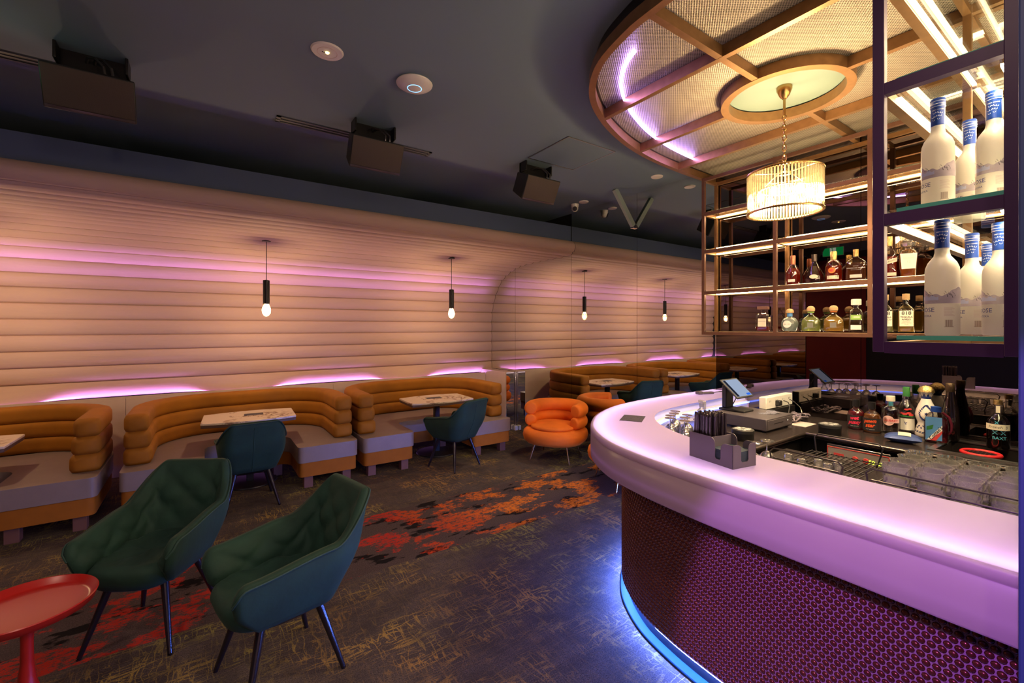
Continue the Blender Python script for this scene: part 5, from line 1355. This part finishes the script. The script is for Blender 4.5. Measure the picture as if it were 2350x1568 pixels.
for x, y in ((2.93, 2.065), (2.85, 2.02), (2.76, 1.985), (2.68, 1.93), (2.88, 1.93), (2.785, 1.885), (2.685, 1.82), (2.80, 1.79), (2.90, 1.83), (2.72, 1.72)):
    if wg is None:
        wg = MB().lathe(stem_geo(), 24, cap=False).build('stemmed_glass', 'crystal'); s_ = wg
        tag(wg, 'stemmed glass upside down inside the curved end of the bar', 'glass', 'stemmed glasses behind the curved end')
    else: s_ = wg.copy(); COL.objects.link(s_)
    s_.location = (x, y, CZ)
for x, y, lb in ((2.50, 1.255, 'stemmed glass upside down beside the wire rack, nearer the caddy'), (2.60, 1.24, 'stemmed glass upside down beside the wire rack, nearer the counter')):
    s_ = wg.copy(); COL.objects.link(s_); s_.location = (x, y, CZ); s_['label'] = lb; del s_['group']
# ------------------------------------------------------------------ lights
def lamp(kind, name, loc, col, power, size=.1, rot=None, spot=None, blend=.5, sizey=None):
    d = bpy.data.lights.new(name, kind); d.color = col; d.energy = power
    if kind == 'AREA':
        d.size = size
        if sizey: d.shape = 'RECTANGLE'; d.size_y = sizey
    else: d.shadow_soft_size = size
    if kind == 'SPOT': d.spot_size = radians(spot or 100); d.spot_blend = blend
    o = bpy.data.objects.new(name, d); COL.objects.link(o); o.location = loc
    if rot: o.rotation_euler = rot
    return o
WARM = (1., .70, .40)
for x, y in ((.60, 5.98), (3.01, 5.93), (-1.78, 5.98)):
    lamp('POINT', 'pendant_glow', (x, y, 1.93), (1., .70, .36), 38, .03)
for k in range(4):
    a = k*pi/2+.4
    lamp('POINT', 'chandelier_glow', (3.1+.12*cos(a), 1.37+.12*sin(a), 2.62), (1., .68, .34), 52, .04)
for x, y, p in ((4.06, 3.09, 55), (4.09, 4.26, 60)):
    lamp('SPOT', 'downlight_beam', (x, y, 3.36), (1., .80, .55), p, .03, spot=74, blend=.4)
# unseen warm spots, added as fill light for the room
for x, y, p in ((-.9, 1.0, 60), (.6, .3, 65), (-2.0, 2.4, 50), (.4, -1.6, 45)):
    lamp('SPOT', 'room_fill_spot', (x, y, 3.36), (1., .70, .52), p, .06, spot=150, blend=.9)

for x, y, z, p in ((-1.3, -1.3, 2.7, 48), (.7, -2.2, 2.7, 48)):
    lamp('POINT', 'front_fill', (x, y, z), (1., .68, .52), p, .12)  # unseen warm points added to brighten wall, ceiling and bar from the front
def aim(o, t): o.rotation_euler = (Vector(t)-o.location).to_track_quat('-Z', 'Y').to_euler()
aim(lamp('SPOT', 'purple_stage_spot', (-1.6, -.2, 3.2), (.62, .22, 1.), 640, .05, spot=28, blend=.12), (1.75, .2, .5))
lamp('SPOT', 'purple_hall_spot', (-1.6, -2.2, 3.2), (.75, .45, 1.), 140, .08, spot=75, blend=.5)
d_ = lamp('AREA', 'ledge_grazer', (.65, 6.856, .938), (.62, .26, 1.), 6, 7.0, (pi+radians(6), 0, 0), sizey=.008); d_.data.spread = radians(15)
# small pieces belong to the part they sit on
RULES = {'cap_rings': 'cap', 'cap_lettering': 'cap', 'cap_birds': 'cap', 'grille': 'cabinet', 'badge_strip': 'cabinet', 'screen': 'tablet', 'screen_side_bar': 'tablet', 'screen_button': 'tablet',
         'red_border': 'control_panel', 'badge': 'control_panel', 'button': 'control_panel', 'digits': 'control_panel', 'lid_print': 'lid', 'slot': 'drawer_front', 'lock': 'drawer_front',
         'socket_slot': 'box', 'joint': 'box', 'plug': 'box', 'running_figure': 'white_field', 'tape_writing': 'tape_label', 'label_mark': 'round_label', 'white_flash': 'label', 'red_flash': 'label', 'green_flash': 'label',
         'window_print': 'packet', 'ring': 'dome', 'groove': 'rim', 'indicator': 'rim', 'crystal_core': 'crystal_bulb', 'filament': 'crystal_bulb', 'back_seam': 'shell', 'lens': 'ball'}
for o in list(bpy.data.objects):
    if o.parent and not o.parent.parent and o.type == 'MESH' and o.parent.type == 'EMPTY':
        b = o.name.split('.')[0]; tgt = RULES.get(b)
        if b == 'lettering': tgt = ('label', 'green_label', 'slanted_label', 'band_label', 'paper_label', 'body')
        elif b in ('small_lettering', 'fine_print', 'barcode', 'mountain_print', 'lake_print', 'peaks_print', 'stag_emblem', 'bird_print', 'fruit_print', 'leaf_print', 'painted_leaves', 'cross_marks'): tgt = ('body',)
        if not tgt: continue
        if isinstance(tgt, str): tgt = (tgt,)
        sib = [c for c in bpy.data.objects if c.parent == o.parent and c is not o]
        for t_ in tgt:
            m_ = [c for c in sib if c.name.split('.')[0] == t_]
            if m_: o.parent = m_[0]; break
# ------------------------------------------------------------------ camera
cd = bpy.data.cameras.new('camera'); cam = bpy.data.objects.new('camera', cd); COL.objects.link(cam)
cd.sensor_width = 36; cd.lens = 1020/2350*36; cd.shift_y = -34/2350; cd.clip_start = .02
cam.location = (0, 0, 1.75); cam.rotation_euler = (pi/2, 0, -atan2(.5687, .8225))
S.camera = cam
w = bpy.data.worlds.new('world'); S.world = w; w.use_nodes = True
w.node_tree.nodes['Background'].inputs[0].default_value = (.01, .01, .012, 1)
S.view_settings.view_transform = 'Standard'; S.view_settings.look = 'None'; S.view_settings.gamma = 1; S.view_settings.exposure = 0
S.view_settings.use_curve_mapping = False
c = S.cycles
c.use_denoising = True
c.max_bounces = 10; c.diffuse_bounces = 4; c.glossy_bounces = 6; c.transmission_bounces = 6; c.transparent_max_bounces = 24
c.caustics_reflective = False; c.caustics_refractive = False; c.sample_clamp_indirect = 4
